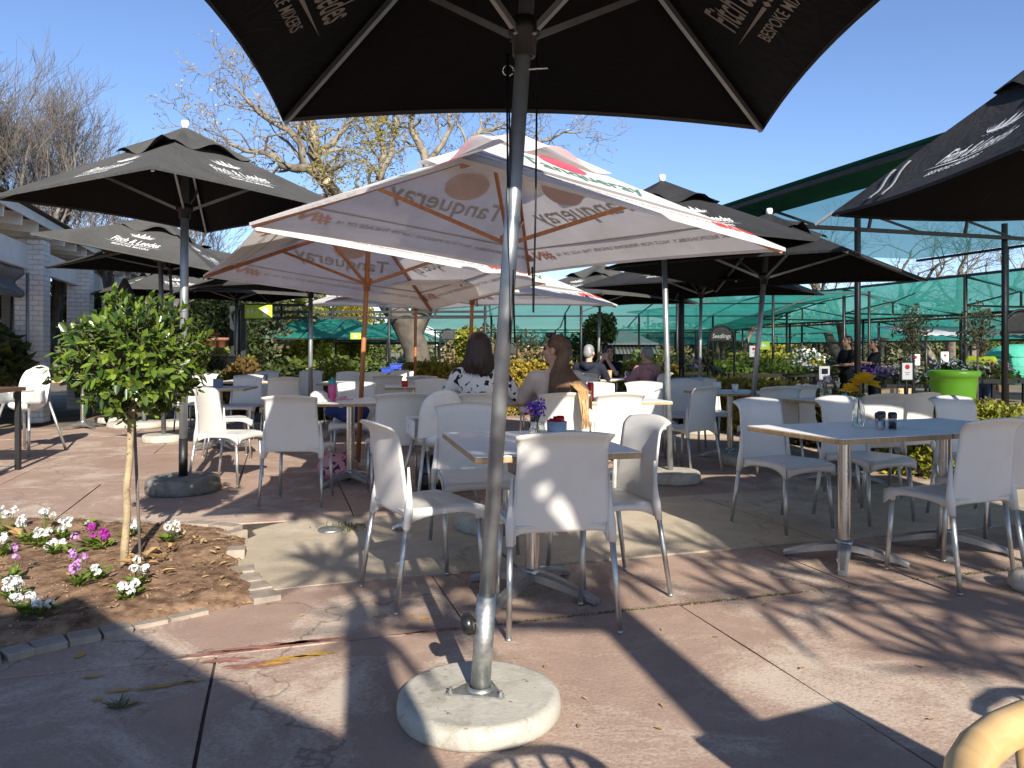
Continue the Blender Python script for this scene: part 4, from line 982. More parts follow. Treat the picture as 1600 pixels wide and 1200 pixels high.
# bags
def bag(name,label,mat,c,r,strap=None,cat='bag',rz=0):
    root=empty(name,(c[0],c[1],0),label,cat); mb=MB(); x,y,z=c; rings=[]
    for k in range(9):
        t=k/8; zz=z-r[2]+2*r[2]*t; q=(sin(pi*(.14+.80*t)))**.55; rings.append([(x+r[0]*q*abs(cos(a))**.6*(1 if cos(a)>0 else -1)+.012*mnoise.noise(V((a,t*4,x))),y+r[1]*q*abs(sin(a))**.6*(1 if sin(a)>0 else -1),zz) for a in [2*pi*j/28 for j in range(28)]])
    mb.loft(rings); mb.build('bag_body',mat,root)
    mb=MB(); mb.tube([(x-r[0]*.5,y,z+r[2]*.85),(x-r[0]*.35,y,z+r[2]*1.35),(x+r[0]*.2,y,z+r[2]*1.45),(x+r[0]*.5,y,z+r[2]*.85)],.008,6); mb.build('strap',strap or mat,root)
    mb=MB(); mb.sheet(lambda a,b:(x+(a-.5)*r[0]*1.2,y-r[1]*1.0-.012,z-r[2]*.6+b*r[2]*.75),6,4,.02); mb.build('pocket',mat,root); return root
bag('backpack','black leather backpack on the ground behind the high chair legs',M['leather'],(-.66,6.42,.17),(.13,.10,.165))
bag('pink_bag','dusty pink bag on the ground right of the black backpack',M['pink'],(-.40,6.55,.20),(.10,.07,.20))
bag('patterned_bag','pink patterned bag slumped on the ground under the pink bottle table',M['floral'],(-1.62,7.15,.13),(.19,.13,.125))
mb=MB(); rr=random.Random(9)
for k in range(14): mb.ell((-1.66+rr.gauss(0,.09),8.05+rr.gauss(0,.08),.50+rr.uniform(0,.10)),(.11,.10,.06),10,7)
baked(mb,'navy_jacket',M['bluebag'],None,.02,6); o=bpy.data.objects['navy_jacket']; tag(o,'navy jacket heaped on the shaded chair beyond the pink bottle table','jacket')
# ------------------------------------------------------------------ trees and plants
def at(px,py,D): return V(((px-800)/FP*D,D,HC-(py-YH)/FP*D))
def grow(mb,p,d,ln,r,depth,rng,P,tips,top=0):
    n=P.get('seg',4); pts=[V(p)]; rs=[r]; d=V(d).normalized(); end=r*P['taper']
    for k in range(n):
        d=(d+V((rng.gauss(0,1),rng.gauss(0,1),rng.gauss(0,1)))*P['wig']+V((0,0,P['up']))).normalized()
        pts.append(pts[-1]+d*ln/n); rs.append(r+(end-r)*(k+1)/n)
    sides=P['sides'][min(depth,len(P['sides'])-1)]
    mb.tube(pts,rs,sides,caps=False)
    if depth>=P['max']:
        tips.append((pts[-1],d)); return
    nc=P['kids'][min(depth,len(P['kids'])-1)]
    for c in range(nc):
        t=1.0 if c==0 else rng.uniform(P.get('from',.35),1); i=min(n-1,int(t*n)); f=t*n-i; q=pts[i].lerp(pts[i+1],min(1,f)); rr=rs[i]+(rs[i+1]-rs[i])*min(1,f)
        dd=(pts[i+1]-pts[i]).normalized(); ax=dd.orthogonal().normalized(); ax.rotate(Matrix.Rotation(rng.uniform(0,6.283),3,dd)); ang=P['ang']*rng.uniform(.6,1.35)*(.45 if c==0 else 1)
        nd=V(dd); nd.rotate(Matrix.Rotation(ang,3,ax))
        grow(mb,q,nd,ln*P['len']*rng.uniform(.75,1.2),max(P.get('rmin',.003),rr*P['rad']*(1.1 if c==0 else .8)),depth+1,rng,P,tips)
def bare_tree(label,x,y,stems,ln,r,P,seed,mat='bark_grey',lean=.25):
    rng=random.Random(seed); z=gz(x,y); root=empty('bare_tree',(x,y,z),label,'tree','leafless winter trees'); tr=MB(); tips=[]; cr=MB()
    for k in range(stems):
        a=2*pi*k/max(1,stems)+rng.uniform(-.4,.4); d=V((cos(a)*lean,sin(a)*lean,1))
        n0=len(tr.v); h=ln*.55; p=V((x+cos(a)*.12,y+sin(a)*.12,z-.1)); q=p+d.normalized()*h; tr.tube([p,p.lerp(q,.5)+V((rng.gauss(0,.06),rng.gauss(0,.06),0)),q],[r*1.25,r*1.0,r*.9],9,caps=False)
        grow(cr,q,d,ln*.6,r*.9,0,rng,P,tips)
    tr.build('trunk',M[mat],root); cr.build('crown',M[mat],root); return tips,root
PV=dict(seg=4,wig=.10,up=.10,taper=.62,kids=[5,5,5,4,3],ang=.55,len=.66,rad=.62,sides=[6,5,4,3,3],max=5,rmin=.0045)
bare_tree('tall leafless grey tree at the far left above the building roof',-11.4,18.0,5,4.1,.12,PV,21,lean=.32)
bare_tree('leafless grey tree right behind the building, its twigs reaching over the left umbrella',-9.4,19.0,4,3.3,.10,PV,8,lean=.40)
bare_tree('leafless grey tree cut by the left picture edge',-13.2,17.5,4,4.5,.13,PV,33,lean=.3)
PR=dict(seg=5,wig=.22,up=.05,taper=.6,kids=[4,4,4,3],ang=.75,len=.68,rad=.62,sides=[7,5,4,3],max=4,rmin=.010)
bare_tree('gnarled leafless tree seen through the green netting at right',15.0,33.5,3,4.6,.22,PR,5,'bark',lean=.5)
bare_tree('gnarled leafless tree behind the netting near the right picture edge',20.6,36.0,3,4.8,.24,PR,12,'bark',lean=.5)
bare_tree('small leafless tree far behind between the black umbrella and the net roof',9.3,33,3,3.0,.12,PV,15,'bark',lean=.4)
# big jacaranda in the middle
rng=random.Random(42); DJ=21.; root=empty('jacaranda_tree',at(655,592,DJ),'big old jacaranda with a thick leaning trunk and sparse yellow leaves behind the white umbrellas','tree')
tr=MB(); tr.tube([at(662,612,DJ),at(655,575,DJ),at(648,540,DJ),at(628,500,DJ-.2),at(590,450,DJ-.4),at(550,395,DJ-.6)],[.44,.37,.32,.31,.30,.27],18,caps=False)
tr.tube([at(640,525,DJ),at(668,470,DJ+.3),at(682,400,DJ+.5),at(678,330,DJ+.6),at(668,262,DJ+.6)],[.30,.26,.22,.17,.13],12,caps=False)
tr.v=[tuple(V(p)+V((1,1,0))*(.07*mnoise.noise(V(p)*2.2)+.04*mnoise.noise(V(p)*6))) for p in tr.v]; tr.build('trunk',M['jac_shade'],root)
limbs=[([(550,395,20.4),(532,345,20.2),(520,300,20.1),(498,270,20),(488,240,20),(490,205,20),(478,168,20),(455,140,20),(425,118,20.2)],.25,.05),
([(532,345,20.2),(560,310,20.6),(592,285,21),(600,240,21.2),(590,205,21.2),(600,165,21.3)],.17,.04),
([(592,285,21),(612,240,21),(620,200,21),(612,160,21)],.10,.04),
([(520,300,20.1),(478,262,19.6),(440,258,19.4),(415,238,19.3),(385,236,19.2),(350,215,19)],.14,.035),
([(498,270,20),(470,225,19.4),(425,190,19.2),(395,165,19),(372,140,18.8)],.11,.03),
([(488,240,20),(520,225,20.3),(545,195,20.6),(560,150,20.8)],.09,.03),
([(668,262,21.6),(655,225,21.6),(642,195,21.6),(648,170,21.6)],.13,.06),
([(668,262,21.6),(692,225,21.8),(705,200,21.8),(700,170,22)],.10,.04),
([(678,330,21.6),(700,270,22),(728,228,22.2),(752,205,22.4),(775,200,22.6)],.14,.05),
([(728,228,22.2),(770,240,22.4),(820,225,22.6),(860,218,22.6),(900,208,22.8)],.09,.025),
([(560,310,20.6),(590,330,20.2),(640,300,20),(690,290,19.8)],.07,.02)]
cr=MB(); tips=[]; lf=[]
PJ=dict(seg=4,wig=.34,up=.02,taper=.6,kids=[3,3,2],ang=.8,len=.66,rad=.6,sides=[5,4,3],max=3,rmin=.008)
for pts,ra,rb in limbs:
    w=[at(*q) for q in pts]; n=len(w); w2=[w[0]]
    for k in range(1,n): w2+=[w[k-1].lerp(w[k],.5)+V((rng.gauss(0,.06),rng.gauss(0,.1),rng.gauss(0,.06))),w[k]]
    rs=[ra+(rb-ra)*k/(len(w2)-1) for k in range(len(w2))]; cr.tube(w2,rs,8,caps=False)
    for k in range(2,len(w2)):
        for _ in range((2 if k%2 else 1) if k<len(w2)-1 else 4):
            d=(w2[k]-w2[k-1]).normalized()+V((rng.gauss(0,.8),rng.gauss(0,.8),rng.gauss(.1,.7))); grow(cr,w2[k],d,rng.uniform(.55,1.15),rs[k]*.42,0 if rng.random()<.75 else 1,rng,PJ,tips)
cr.build('crown',M['jac_lit'],root)
lv=MB(); sd=MB()
for p,d in tips:
    px=800+p.x/p.y*FP; py=YH-(p.z-HC)/p.y*FP; yel=math.exp(-((px-545)/75)**2-((py-250)/95)**2)
    if rng.random()<.01+.72*yel:
        for j in range(13): lv.leaf(p+V((rng.gauss(0,.14),rng.gauss(0,.14),rng.gauss(0,.10))),(rng.gauss(0,1),rng.gauss(0,1),rng.gauss(-.2,.6)),.03,rng.uniform(.08,.17))
    elif rng.random()<.42:
        for j in range(2): sd.quad(p+V((rng.gauss(0,.06),rng.gauss(0,.06),rng.gauss(-.02,.06))),.05)
lv.build('foliage',M['jac_leaf'],root); sd.build('seed_pods',M['seed'],root)
mb=MB(); a=at(540,345,20.2); b=at(510,283,19.4); a=at(545,325,20.2); mb.tube([a,a.lerp(b,.5),b],[.15,.13,.115],12,caps=False); cut=mb.build('sawn_limb',M['jac_shade'],root)
mb=MB(); d=(b-a).normalized(); mb.tube([b,b+d*.012],.113,14); mb.build('cut_face',M['sawn'],cut)
def blob(mb,c,r,n,size,rng,noise=.25,shell=.45,seed=0,asp=1.6,flat=None):
    c=V(c)
    for k in range(n):
        d=V((rng.gauss(0,1),rng.gauss(0,1),rng.gauss(0,1))).normalized()
        q=1-shell*rng.random()**1.6; q*=1+noise*mnoise.noise(d*2.3+V((seed,seed*.7,0)))*1.6+.12*mnoise.noise(d*6+V((seed,1,2)))
        mb.quad(c+V((d.x*r[0],d.y*r[1],d.z*r[2]))*q,size*rng.uniform(.6,1.35),asp=asp)
def shrub(name,label,x,y,r,zc,mat,n,size,seed,cat='shrub',group=None,trunk=None,base=None,asp=1.6,shell=.5):
    rng=random.Random(seed); z0=gz(x,y) if base is None else base; root=empty(name,(x,y,z0),label,cat,group); mb=MB(); blob(mb,(x,y,z0+zc),r,n,size,rng,seed=seed,asp=asp,shell=shell); random.seed(seed); mb.build('crown' if cat=='tree' else 'foliage',M[mat],root)
    mb=MB(); top=z0+zc
    if trunk: mb.tube([(x,y,z0),(x+.01,y,top-r[2]*.4)],[trunk,trunk*.8],8)
    for k in range(12):
        a=rng.uniform(0,6.28); mb.tube([(x,y,z0 if not trunk else top-r[2]*.7),(x+cos(a)*r[0]*.3,y+sin(a)*r[1]*.3,top-r[2]*.2),(x+cos(a)*r[0]*.7,y+sin(a)*r[1]*.7,top+r[2]*rng.uniform(-.3,.6))],[.02 if not trunk else trunk*.5,.012,.004],5,caps=False)
    mb.build('trunk' if cat=='tree' else 'stem',M['bark'],root); return root
# topiary in the bed
x,y=G(193,893); rng=random.Random(77); random.seed(77); zb=soil_z(x,y); root=empty('topiary_tree',(x,y,zb),'young ball topiary with glossy leaves and a thin pale stem in the flower bed','tree')
cx,cy,cz=-2.05,4.18,1.165; mb=MB(); mb.tube([(x,y,zb-.03),(x+.004,y,.12),(x+.02,y+.0,.30),(x+.015,y,.45),(x+.028,y+.01,.60),(x+.032,y+.02,.86),(cx,cy,1.0)],[.022,.021,.0195,.0185,.0175,.017,.015],12); 
for k in range(60):
    t=rng.uniform(.05,.85); a=rng.uniform(0,6.28); mb.ell((x+.018+.018*cos(a),y+.018*sin(a),t),(.004,.004,.006),5,4)
mb.build('trunk',M['bark_pale'],root)
lv=MB(); br=MB()
for k in range(230):
    d=V((rng.gauss(0,1),rng.gauss(0,1),rng.gauss(.1,.95))).normalized(); q=rng.uniform(.82,1.10)*(1+.16*mnoise.noise(d*2.1)); tip=V((cx,cy,cz))+V((d.x*.360,d.y*.360,d.z*.315))*q
    st=V((cx,cy,cz-.12))+V((d.x,d.y,d.z))*.06; mid=st.lerp(tip,.5)+V((rng.gauss(0,.02),rng.gauss(0,.02),.02)); br.tube([st,mid,tip],[.006,.004,.002],4,caps=False)
    for j in range(17):
        t=.45+.55*(j/16); p=mid.lerp(tip,(t-.45)/.55) ; az=j*2.4; o=d.orthogonal().normalized(); o.rotate(Matrix.Rotation(az,3,d)); dd=(d*(.35+.5*(j/16))+o*.9+V((0,0,.12))).normalized()
        lv.leaf(p+V((rng.gauss(0,.01),rng.gauss(0,.01),rng.gauss(0,.01))),dd,rng.uniform(.016,.034),rng.uniform(.032,.076),d+V((0,0,.6)),.16)
lv.build('foliage',M['top_leaf'],root); br.build('branch',M['bark'],root)
mb=MB(); mb.tube([(x+.005,y+.18,.0),(x-.02,y+.16,.80)],.009,8); tag(mb.build('plant_stake',M['bark_grey']),'thin grey stake standing behind the topiary stem','stake')
# bedding plants
def bedding(px,py,kind,label,h=.13,n=3,spread=.05,lvs=16):
    x,y=G(px,py); z=soil_z(x,y); rr=random.Random(px*7+py); random.seed(px+py); root=empty('bedding_plant',(x,y,z),label,'flowering plant','flowers planted in the bed')
    mb=MB()
    for k in range(lvs):
        a=rr.uniform(0,6.28); mb.leaf((x+rr.gauss(0,.015),y+rr.gauss(0,.015),z+rr.uniform(.0,.03)),(cos(a),sin(a),rr.uniform(.15,.9)),rr.uniform(.025,.045),rr.uniform(.045,.085),(0,0,1),.3)
    st=[]
    for k in range(n):
        a=rr.uniform(0,6.28); q=rr.uniform(.2,1)*spread; t=V((x+cos(a)*q,y+sin(a)*q,z+h*rr.uniform(.6,1.05))); mb.tube([(x,y,z),t.lerp(V((x,y,z)),.45)+V((cos(a)*.01,0,0)),t],.0022,4,caps=False); st.append(t)
    mb.build('foliage',M['fol_low'],root); fl=MB()
    for t in st:
        for c in range(rr.randint(9,15)):
            d=V((rr.gauss(0,1),rr.gauss(0,1),rr.gauss(.25,.8))).normalized(); c0=t+d*rr.uniform(.012,.024)
            u=d.orthogonal().normalized()
            for j in range(5):
                e=V(u); e.rotate(Matrix.Rotation(j*1.2566,3,d)); fl.leaf(c0,e+d*.25,.010,.0115,d,.05)
    fl.build('blossom',M[{'w':'petal_white','p':'petal_purple','l':'petal_lilac'}[kind]],root)
W='white flowering plant in the bed, '
for px,py,h,n,l in ((12,850,.20,6,'tallest clump at the left picture edge'),(40,862,.17,5,'second clump from the left edge'),(5,880,.10,5,'low clump under the tallest one at the left edge'),(72,845,.21,5,'single tall spray left of the purple flowers'),(62,868,.09,6,'low clump below the tall spray'),(98,856,.12,6,'clump left of the purple flowers'),(84,878,.07,4,'small low clump near the big dry leaf'),(18,955,.10,6,'half shaded clump at the lower left'),(40,978,.08,5,'shaded clump nearest the edging pavers'),(66,975,.06,3,'small shaded plant right of the lower left clump'),(152,925,.07,3,'small plant right of the lilac flowers'),(212,938,.15,4,'upright plant right of the stake base, nearest the crack'),(200,952,.07,4,'low plant at the shadow tip'),(205,850,.08,4,'small plant right behind the topiary stem'),(262,862,.11,4,'thin plant right of the topiary shadow'),(142,838,.05,2,'small white bloom above the purple flowers')):
    bedding(px,py,'w',W+l,h,n,.035 if n<4 else .055)
bedding(148,868,'p','magenta flowering plant in the bed left of the topiary stem',.12,4,.04); bedding(165,872,'p','magenta flowering plant touching the topiary stem side',.10,4,.03)
bedding(122,935,'l','lilac flowering plant with three blooms at the middle of the bed',.16,5,.05); bedding(20,925,'l','lilac flower on a tall stem at the lower left',.17,2,.02); bedding(115,880,'l','tiny violet bloom between purple and lilac plants',.09,1,.01,5)
# ------------------------------------------------------------------ hedges
def hedge(label,a,b,w,h,mat,n,size,seed,base=None):
    rng=random.Random(seed); random.seed(seed); a=V((*a,0)); b=V((*b,0)); d=b-a; Ln=d.length; d/=Ln; s=V((-d.y,d.x,0)); z0=min(gz(a.x,a.y),gz(b.x,b.y)); c=(a+b)/2
    root=empty('hedge',(c.x,c.y,z0),label,'hedge','low hedges around the terrace'); mb=MB()
    for k in range(n):
        t=rng.random(); f=rng.random()
        hh=h*(1+.13*mnoise.noise(V((t*Ln*1.7+seed,f,seed)))+.08*mnoise.noise(V((t*Ln*6,f*3,seed))))
        if f<.40: o=-w/2+rng.gauss(0,.03)+.05*mnoise.noise(V((t*Ln*3,seed,2))); z=hh*rng.random()**.75
        elif f<.50: o=w/2+rng.gauss(0,.03); z=hh*rng.random()**.75
        elif f<.9: o=rng.uniform(-w/2,w/2); z=hh+rng.gauss(0,.028)+abs(rng.gauss(0,.03))
        else: o=rng.uniform(-w/2,w/2)*.9; z=hh*rng.random()
        p=a+d*(t*Ln)+s*o; mb.quad((p.x,p.y,z0+z),size*rng.uniform(.6,1.4),asp=1.9)
    for k in range(int(n*.012)):
        t=rng.random(); o=rng.uniform(-w/2,w/2); p=a+d*(t*Ln)+s*o; hh=h*(1+.13*mnoise.noise(V((t*Ln*1.7+seed,.7,seed))))
        for j in range(9): mb.quad((p.x+rng.gauss(0,.012),p.y+rng.gauss(0,.012),z0+hh+.02+j*.012),size*.8,asp=2)
    mb.build('foliage',M[mat],root); mb=MB()
    for k in range(int(Ln*9)):
        t=rng.random(); p=a+d*(t*Ln)+s*rng.uniform(-.4,.4)*w*.6; e=V((rng.gauss(0,.12),rng.gauss(0,.12),h*rng.uniform(.75,.98))); mb.tube([(p.x,p.y,z0),(p.x+e.x*.3,p.y+e.y*.3,z0+e.z*.5),(p.x+e.x,p.y+e.y,z0+e.z)],[.012,.008,.003],4,caps=False)
    m2=(a+b)/2; mb.box((m2.x,m2.y,z0+h*.40),(Ln-.12,w*.55,h*.76),atan2(d.y,d.x)); mb.build('stem',M['bark_grey'],root)
hedge('golden clipped hedge in sun behind the two women at centre',(-2.1,15.0),(.7,15.0),.7,.92,'hedge_leaf',9000,.05,1)
hedge('golden clipped hedge behind the background group of three',(.8,15.0),(3.2,14.6),.7,.82,'hedge_leaf',8000,.05,2)
hedge('golden hedge between the straight grey pole and the leaning silver pole',(3.15,14.1),(3.75,10.6),.7,.66,'hedge_leaf',10000,.042,3)
hedge('dull bronze hedge under the table with white and pink flowers',(3.85,10.2),(4.55,8.45),.7,.55,'hedge_dark',9000,.036,4)
hedge('dark dense hedge below the lime green pot at right',(4.7,8.3),(5.9,7.75),.75,.52,'hedge_dark',9000,.034,5)
hedge('hedge with sunlit tips at the right picture edge',(5.3,7.2),(6.9,6.6),.8,.60,'hedge_leaf',8000,.034,6)
hedge('sunlit green hedge tip behind the right hand table',(3.75,7.7),(4.6,6.9),.5,.62,'lime_leaf',5200,.032,7)
# shrubs at the back left
shrub('shrub','dark round shrub at the back left beside the pole with black foot',-6.0,14.6,(.55,.5,.62),.62,'dark_leaf',2600,.07,31,group='clipped shrubs behind the terrace')
shrub('shrub','bronze clipped shrub under the lime toilet sign',-4.95,14.2,(.40,.4,.52),.55,'brown_leaf',2400,.06,32,group='clipped shrubs behind the terrace')
shrub('shrub','dark clipped shrub right of the bronze one',-4.42,14.3,(.36,.4,.5),.52,'dark_leaf',2000,.06,33,group='clipped shrubs behind the terrace')
shrub('shrub','round green shrub with a sunlit yellow top right of the thin silver pole',-3.35,14.3,(.66,.55,.50),.50,'lime_leaf',4200,.055,34,group='clipped shrubs behind the terrace')
shrub('shrub','loose green shrub in front of the left green tent',-5.2,18,(1.1,.8,.5),.62,'green_leaf',2200,.09,35)
shrub('shrub','grassy yellow green planting left of the green tent',-7.4,19,(1.0,.8,.6),.75,'lime_leaf',1800,.10,36)
shrub('shrub','loose dark green shrub between the shrubs and the trunk',-3.9,19,(1.2,.8,.55),.62,'green_leaf',2200,.09,37)
shrub('shrub','low green planting in front of the trunk',-2.6,18.4,(.9,.7,.45),.5,'green_leaf',1800,.08,38)
shrub('shrub','tawny planting right of the thick trunk',-.9,22,(1.1,.9,.95),1.0,'tawny',2200,.08,39)
shrub('shrub','tawny planting behind the head of the dark haired woman',.6,23,(1.2,.9,.9),1.0,'tawny',2200,.08,40)
shrub('shrub','dark planting beside the grey hut',2.1,24,(1.0,.9,1.0),1.0,'dark_leaf',2000,.10,41)
shrub('shrub','green planting between the woman in black and the pink hoodie',3.6,19.5,(1.1,.8,.55),.75,'green_leaf',1800,.08,42)
shrub('pot_tree','round ball tree in front of the grey metal hut',2.65,23.0,(.50,.5,.48),2.05,'dark_leaf',2400,.07,43,cat='tree',trunk=.05,group='small ball trees of the nursery')
shrub('pot_tree','small lime green ball tree above the dark haired woman',-1.02,18.0,(.33,.33,.42),1.45,'lime_leaf',1500,.065,44,cat='tree',trunk=.03,group='small ball trees of the nursery')
shrub('olive_tree','thin pale olive tree left of the lime green pot',7.1,13.6,(.33,.3,.42),1.62,'olive_leaf',620,.035,45,cat='tree',trunk=.025,asp=2.6,shell=.8)
shrub('olive_tree','thin young tree right of the lime green pot',7.45,12.3,(.33,.3,.45),1.62,'olive_leaf',420,.035,46,cat='tree',trunk=.02,asp=2.6,shell=.85)
# trees beyond
def big_tree(label,x,y,r,zc,mat,n,size,seed): return shrub('leafy_tree',label,x,y,r,zc,mat,n,size,seed,cat='tree',group='leafy trees beyond the nursery',trunk=.22,shell=.6)
big_tree('dark evergreen tree at the far left behind the brick pillars',-12.5,26,(2.4,2,2.0),2.6,'dark_leaf',12350,0.120,51)
big_tree('olive green tree behind the pole with black foot',-10.0,27,(2.2,2,1.9),2.4,'olive_leaf',12350,0.108,52)
big_tree('deep green tree left of the lime toilet sign',-9.6,24.5,(1.5,1.5,1.6),1.9,'dark_leaf',11400,0.090,53)
big_tree('yellowish tree behind the lime toilet sign',-9.3,30,(2.4,2,2.1),2.6,'lime_leaf',11400,0.120,54)
big_tree('dark feathery tree high behind the building',-14.0,27,(3.0,2.5,1.8),3.4,'dark_leaf',13300,0.096,63)
big_tree('golden yellow conifer behind the left tent',-7.5,36,(.9,.9,2.0),2.9,'jac_leaf',6840,0.090,55)
big_tree('grey green distant tree between the tents',-9.4,44,(2.4,2,2),2.6,'green_leaf',6080,0.132,56)
big_tree('sunlit tawny tree far behind the hut',9.2,44,(4.0,2,1.7),1.7,'olive_leaf',9500,0.150,57)
big_tree('dark tree far behind the flower benches',15.5,46,(4.5,2,2.2),2.2,'lime_leaf',9500,0.150,58)
big_tree('distant tree behind the waiter',20.5,44,(4.0,2,2.3),2.2,'olive_leaf',9500,0.150,59)
big_tree('distant tree behind the white sign boards',26.0,45,(4.0,2,2.4),2.2,'green_leaf',8550,0.150,60)
big_tree('distant pale tree behind the lime green pot',31.5,46,(4.0,2,2.3),2.2,'olive_leaf',8550,0.150,61)
big_tree('distant tree at the right picture edge',37,47,(4.5,2,2.6),2.4,'green_leaf',8550,0.150,62)
mb=MB(); rng=random.Random(90); random.seed(90)
for k in range(60):
    x=-48+k*1.75; y=54+rng.uniform(-3,3); blob(mb,(x,y,gz(x,y)+1.2),(2.0,1.5,rng.uniform(1.3,2.4)),420,.34,rng,seed=k)
tag(mb.build('far_wood',M['olive_leaf']),'band of distant trees closing the view behind the nursery','wood',kind='stuff')
# leafy tree behind the camera whose shade falls on the right of the paving
rng=random.Random(15); random.seed(15); x,y=2.0,-2.05; root=empty('shade_tree',(x,y,0),'long leaved tree behind the camera casting dappled shade','tree'); tr=MB(); tr.tube([(x,y,-.05),(x+.02,y,1.2),(x-.02,y,2.3),(x+.05,y,3.2)],[.15,.13,.125,.10],12); cr=MB(); lv=MB()
ends=[(rng.uniform(.55,2.35),-2.05+rng.gauss(0,.2),rng.uniform(3.32,4.4)) for k in range(30)]+[(3.15,-1.95,2.62),(3.6,-1.8,2.9),(3.9,-2.2,2.45),(3.4,-2.1,3.25),(2.9,-2.4,3.3),(3.9,-1.9,3.2),(4.3,-2.0,2.85),(4.5,-2.1,3.4),(3.2,-2.2,3.7),(2.2,-2.1,3.6),(3.0,-2.0,3.05),(3.35,-2.1,2.8),(4.15,-2.0,3.1),(3.75,-2.2,2.65),(4.6,-2.1,2.6),(3.1,-2.0,3.45),(2.85,-2.1,3.65),(4.35,-2.0,3.5),(3.95,-2.1,2.95),(4.8,-2.0,3.0),(1.5,-2.0,3.9),(1.25,-2.0,3.3),(1.0,-2.2,3.0),(3.7,-2.0,3.75),(3.55,-2.0,2.35),(2.05,-2.2,4.0)]
for e in ends:
    e=V(e)
    if e.x>2.4: continue
    s0=V((x+.02,y,rng.uniform(2.9,3.3))); cr.tube([s0,s0.lerp(e,.5)+V((rng.gauss(0,.08),rng.gauss(0,.08),rng.gauss(.1,.08))),e],[.045,.028,.014],6,caps=False)
    for j in range(17):
        d=V((rng.gauss(0,1),rng.gauss(0,1),rng.gauss(.1,.7))); lv.leaf(e,d,.06,rng.uniform(.28,.46),(0,0,1),.1)
tr.build('trunk',M['bark'],root); cr.build('branch',M['bark'],root); lv.build('foliage',M['green_leaf'],root)
root=empty('shade_tree',(4.4,-2.2,0),'second long leaved tree behind the camera, farther right, casting streaks of shade','tree'); tr=MB(); tr.tube([(4.4,-2.2,-.05),(4.42,-2.2,1.2),(4.36,-2.2,2.3),(4.4,-2.2,3.3)],[.13,.115,.10,.08],12); cr=MB(); lv=MB()
for e in ends:
    e=V(e)
    if e.x<=2.4: continue
    s0=V((4.4,-2.2,rng.uniform(2.2,3.2))); cr.tube([s0,s0.lerp(e,.5)+V((rng.gauss(0,.06),rng.gauss(0,.06),rng.gauss(.08,.05))),e],[.035,.022,.012],6,caps=False)
    for j in range(15):
        d=V((rng.gauss(0,1),rng.gauss(0,1),rng.gauss(.1,.7))); lv.leaf(e,d,.06,rng.uniform(.28,.46),(0,0,1),.1)
tr.build('trunk',M['bark'],root); cr.build('branch',M['bark'],root); lv.build('foliage',M['green_leaf'],root)
# ------------------------------------------------------------------ building at the left
def u3(u,v,z): x,y=UV(u,v); return V((x,y,z))
root=empty('cafe_building',(*UV(-5.2,16.5),0),'white painted brick cafe with rafters and a dark roof at the left','building')
for u,v in ((-3.96,14.8),(-3.96,18.1),(-3.96,21.4),(-3.96,11.4),(-5.7,16.6),(-5.6,13.6),(-5.7,20)):
    mb=MB(); x,y=UV(u,v); mb.box((x,y,1.52),(.42,.42,3.06),GRID); mb.build('pillar',M['brick'],root)
for v0,v1 in ((9,14.63),(14.97,17.93),(18.27,21.23)):
    mb=MB(); mb.bar(u3(-4.02,v0,2.76),u3(-4.02,v1,2.76),.10,.40); mb.build('beam',M['white_paint'],root)
for k in range(18):
    v=9.2+.82*k; mb=MB(); mb.bar(u3(-8.6,v,3.60),u3(-3.70,v,3.20),.05,.20); mb.build('rafter',M['white_paint'],root)
mb=MB(); mb.bar(u3(-3.66,8.8,3.31),u3(-3.66,23.6,3.31),.03,.14); mb.build('fascia',M['white_paint'],root)
mb=MB(); mb.sheet(lambda a,b:u3(-8.9+5.34*a,8.7+15*b,3.86-.44*a+.018*sin(a*2*pi*22)),110,1,.012); mb.build('roof',M['roof'],root)
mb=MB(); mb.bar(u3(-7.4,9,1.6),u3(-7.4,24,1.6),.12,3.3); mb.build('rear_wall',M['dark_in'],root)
for v0,v1 in ((10.5,12.6),(13.4,15.8),(17,19.2)):
    mb=MB(); mb.bar(u3(-7.30,v0,1.75),u3(-7.30,v1,1.75),.04,1.2); mb.build('window',plain('window glass dark',(.03,.035,.04),.1),root)
mb=MB(); mb.sheet(lambda a,b:u3(-4.10+.07*sin(b*9)+.03*sin(a*20),9.5+5.0*a,2.58-.46*b+.04*sin(a*11)*b),40,14,.01); mb.tube([u3(-4.10,9.5,2.12),u3(-4.08,12,2.09),u3(-4.08,14.5,2.13)],.06,10); mb.build('roll_up_canvas',M['canvas_grey'],root)
mb=MB(); mb.tube([u3(-3.98,14.60,0),u3(-3.98,14.60,2.5)],.03,8); mb.build('downpipe',M['pole_grey'],root)
mb=MB(); mb.tube([u3(-4.1,14.2,2.1),u3(-4.1,14.15,1.4),u3(-4.1,14.1,1.1),u3(-4.1,14.2,1.5),u3(-4.1,14.25,2.1)],.012,6); mb.build('hanging_cable',M['blackrub'],root)
shrub('potted_plant','dark big leaved plant in the shade of the cafe at the left edge',-8.25,12.2,(.48,.45,.42),1.1,'dark_leaf',900,.16,71,cat='plant')
shrub('potted_plant','dark plant between the white brick pillars',-8.25,15.1,(.45,.5,.6),.9,'dark_leaf',800,.14,72,cat='plant')
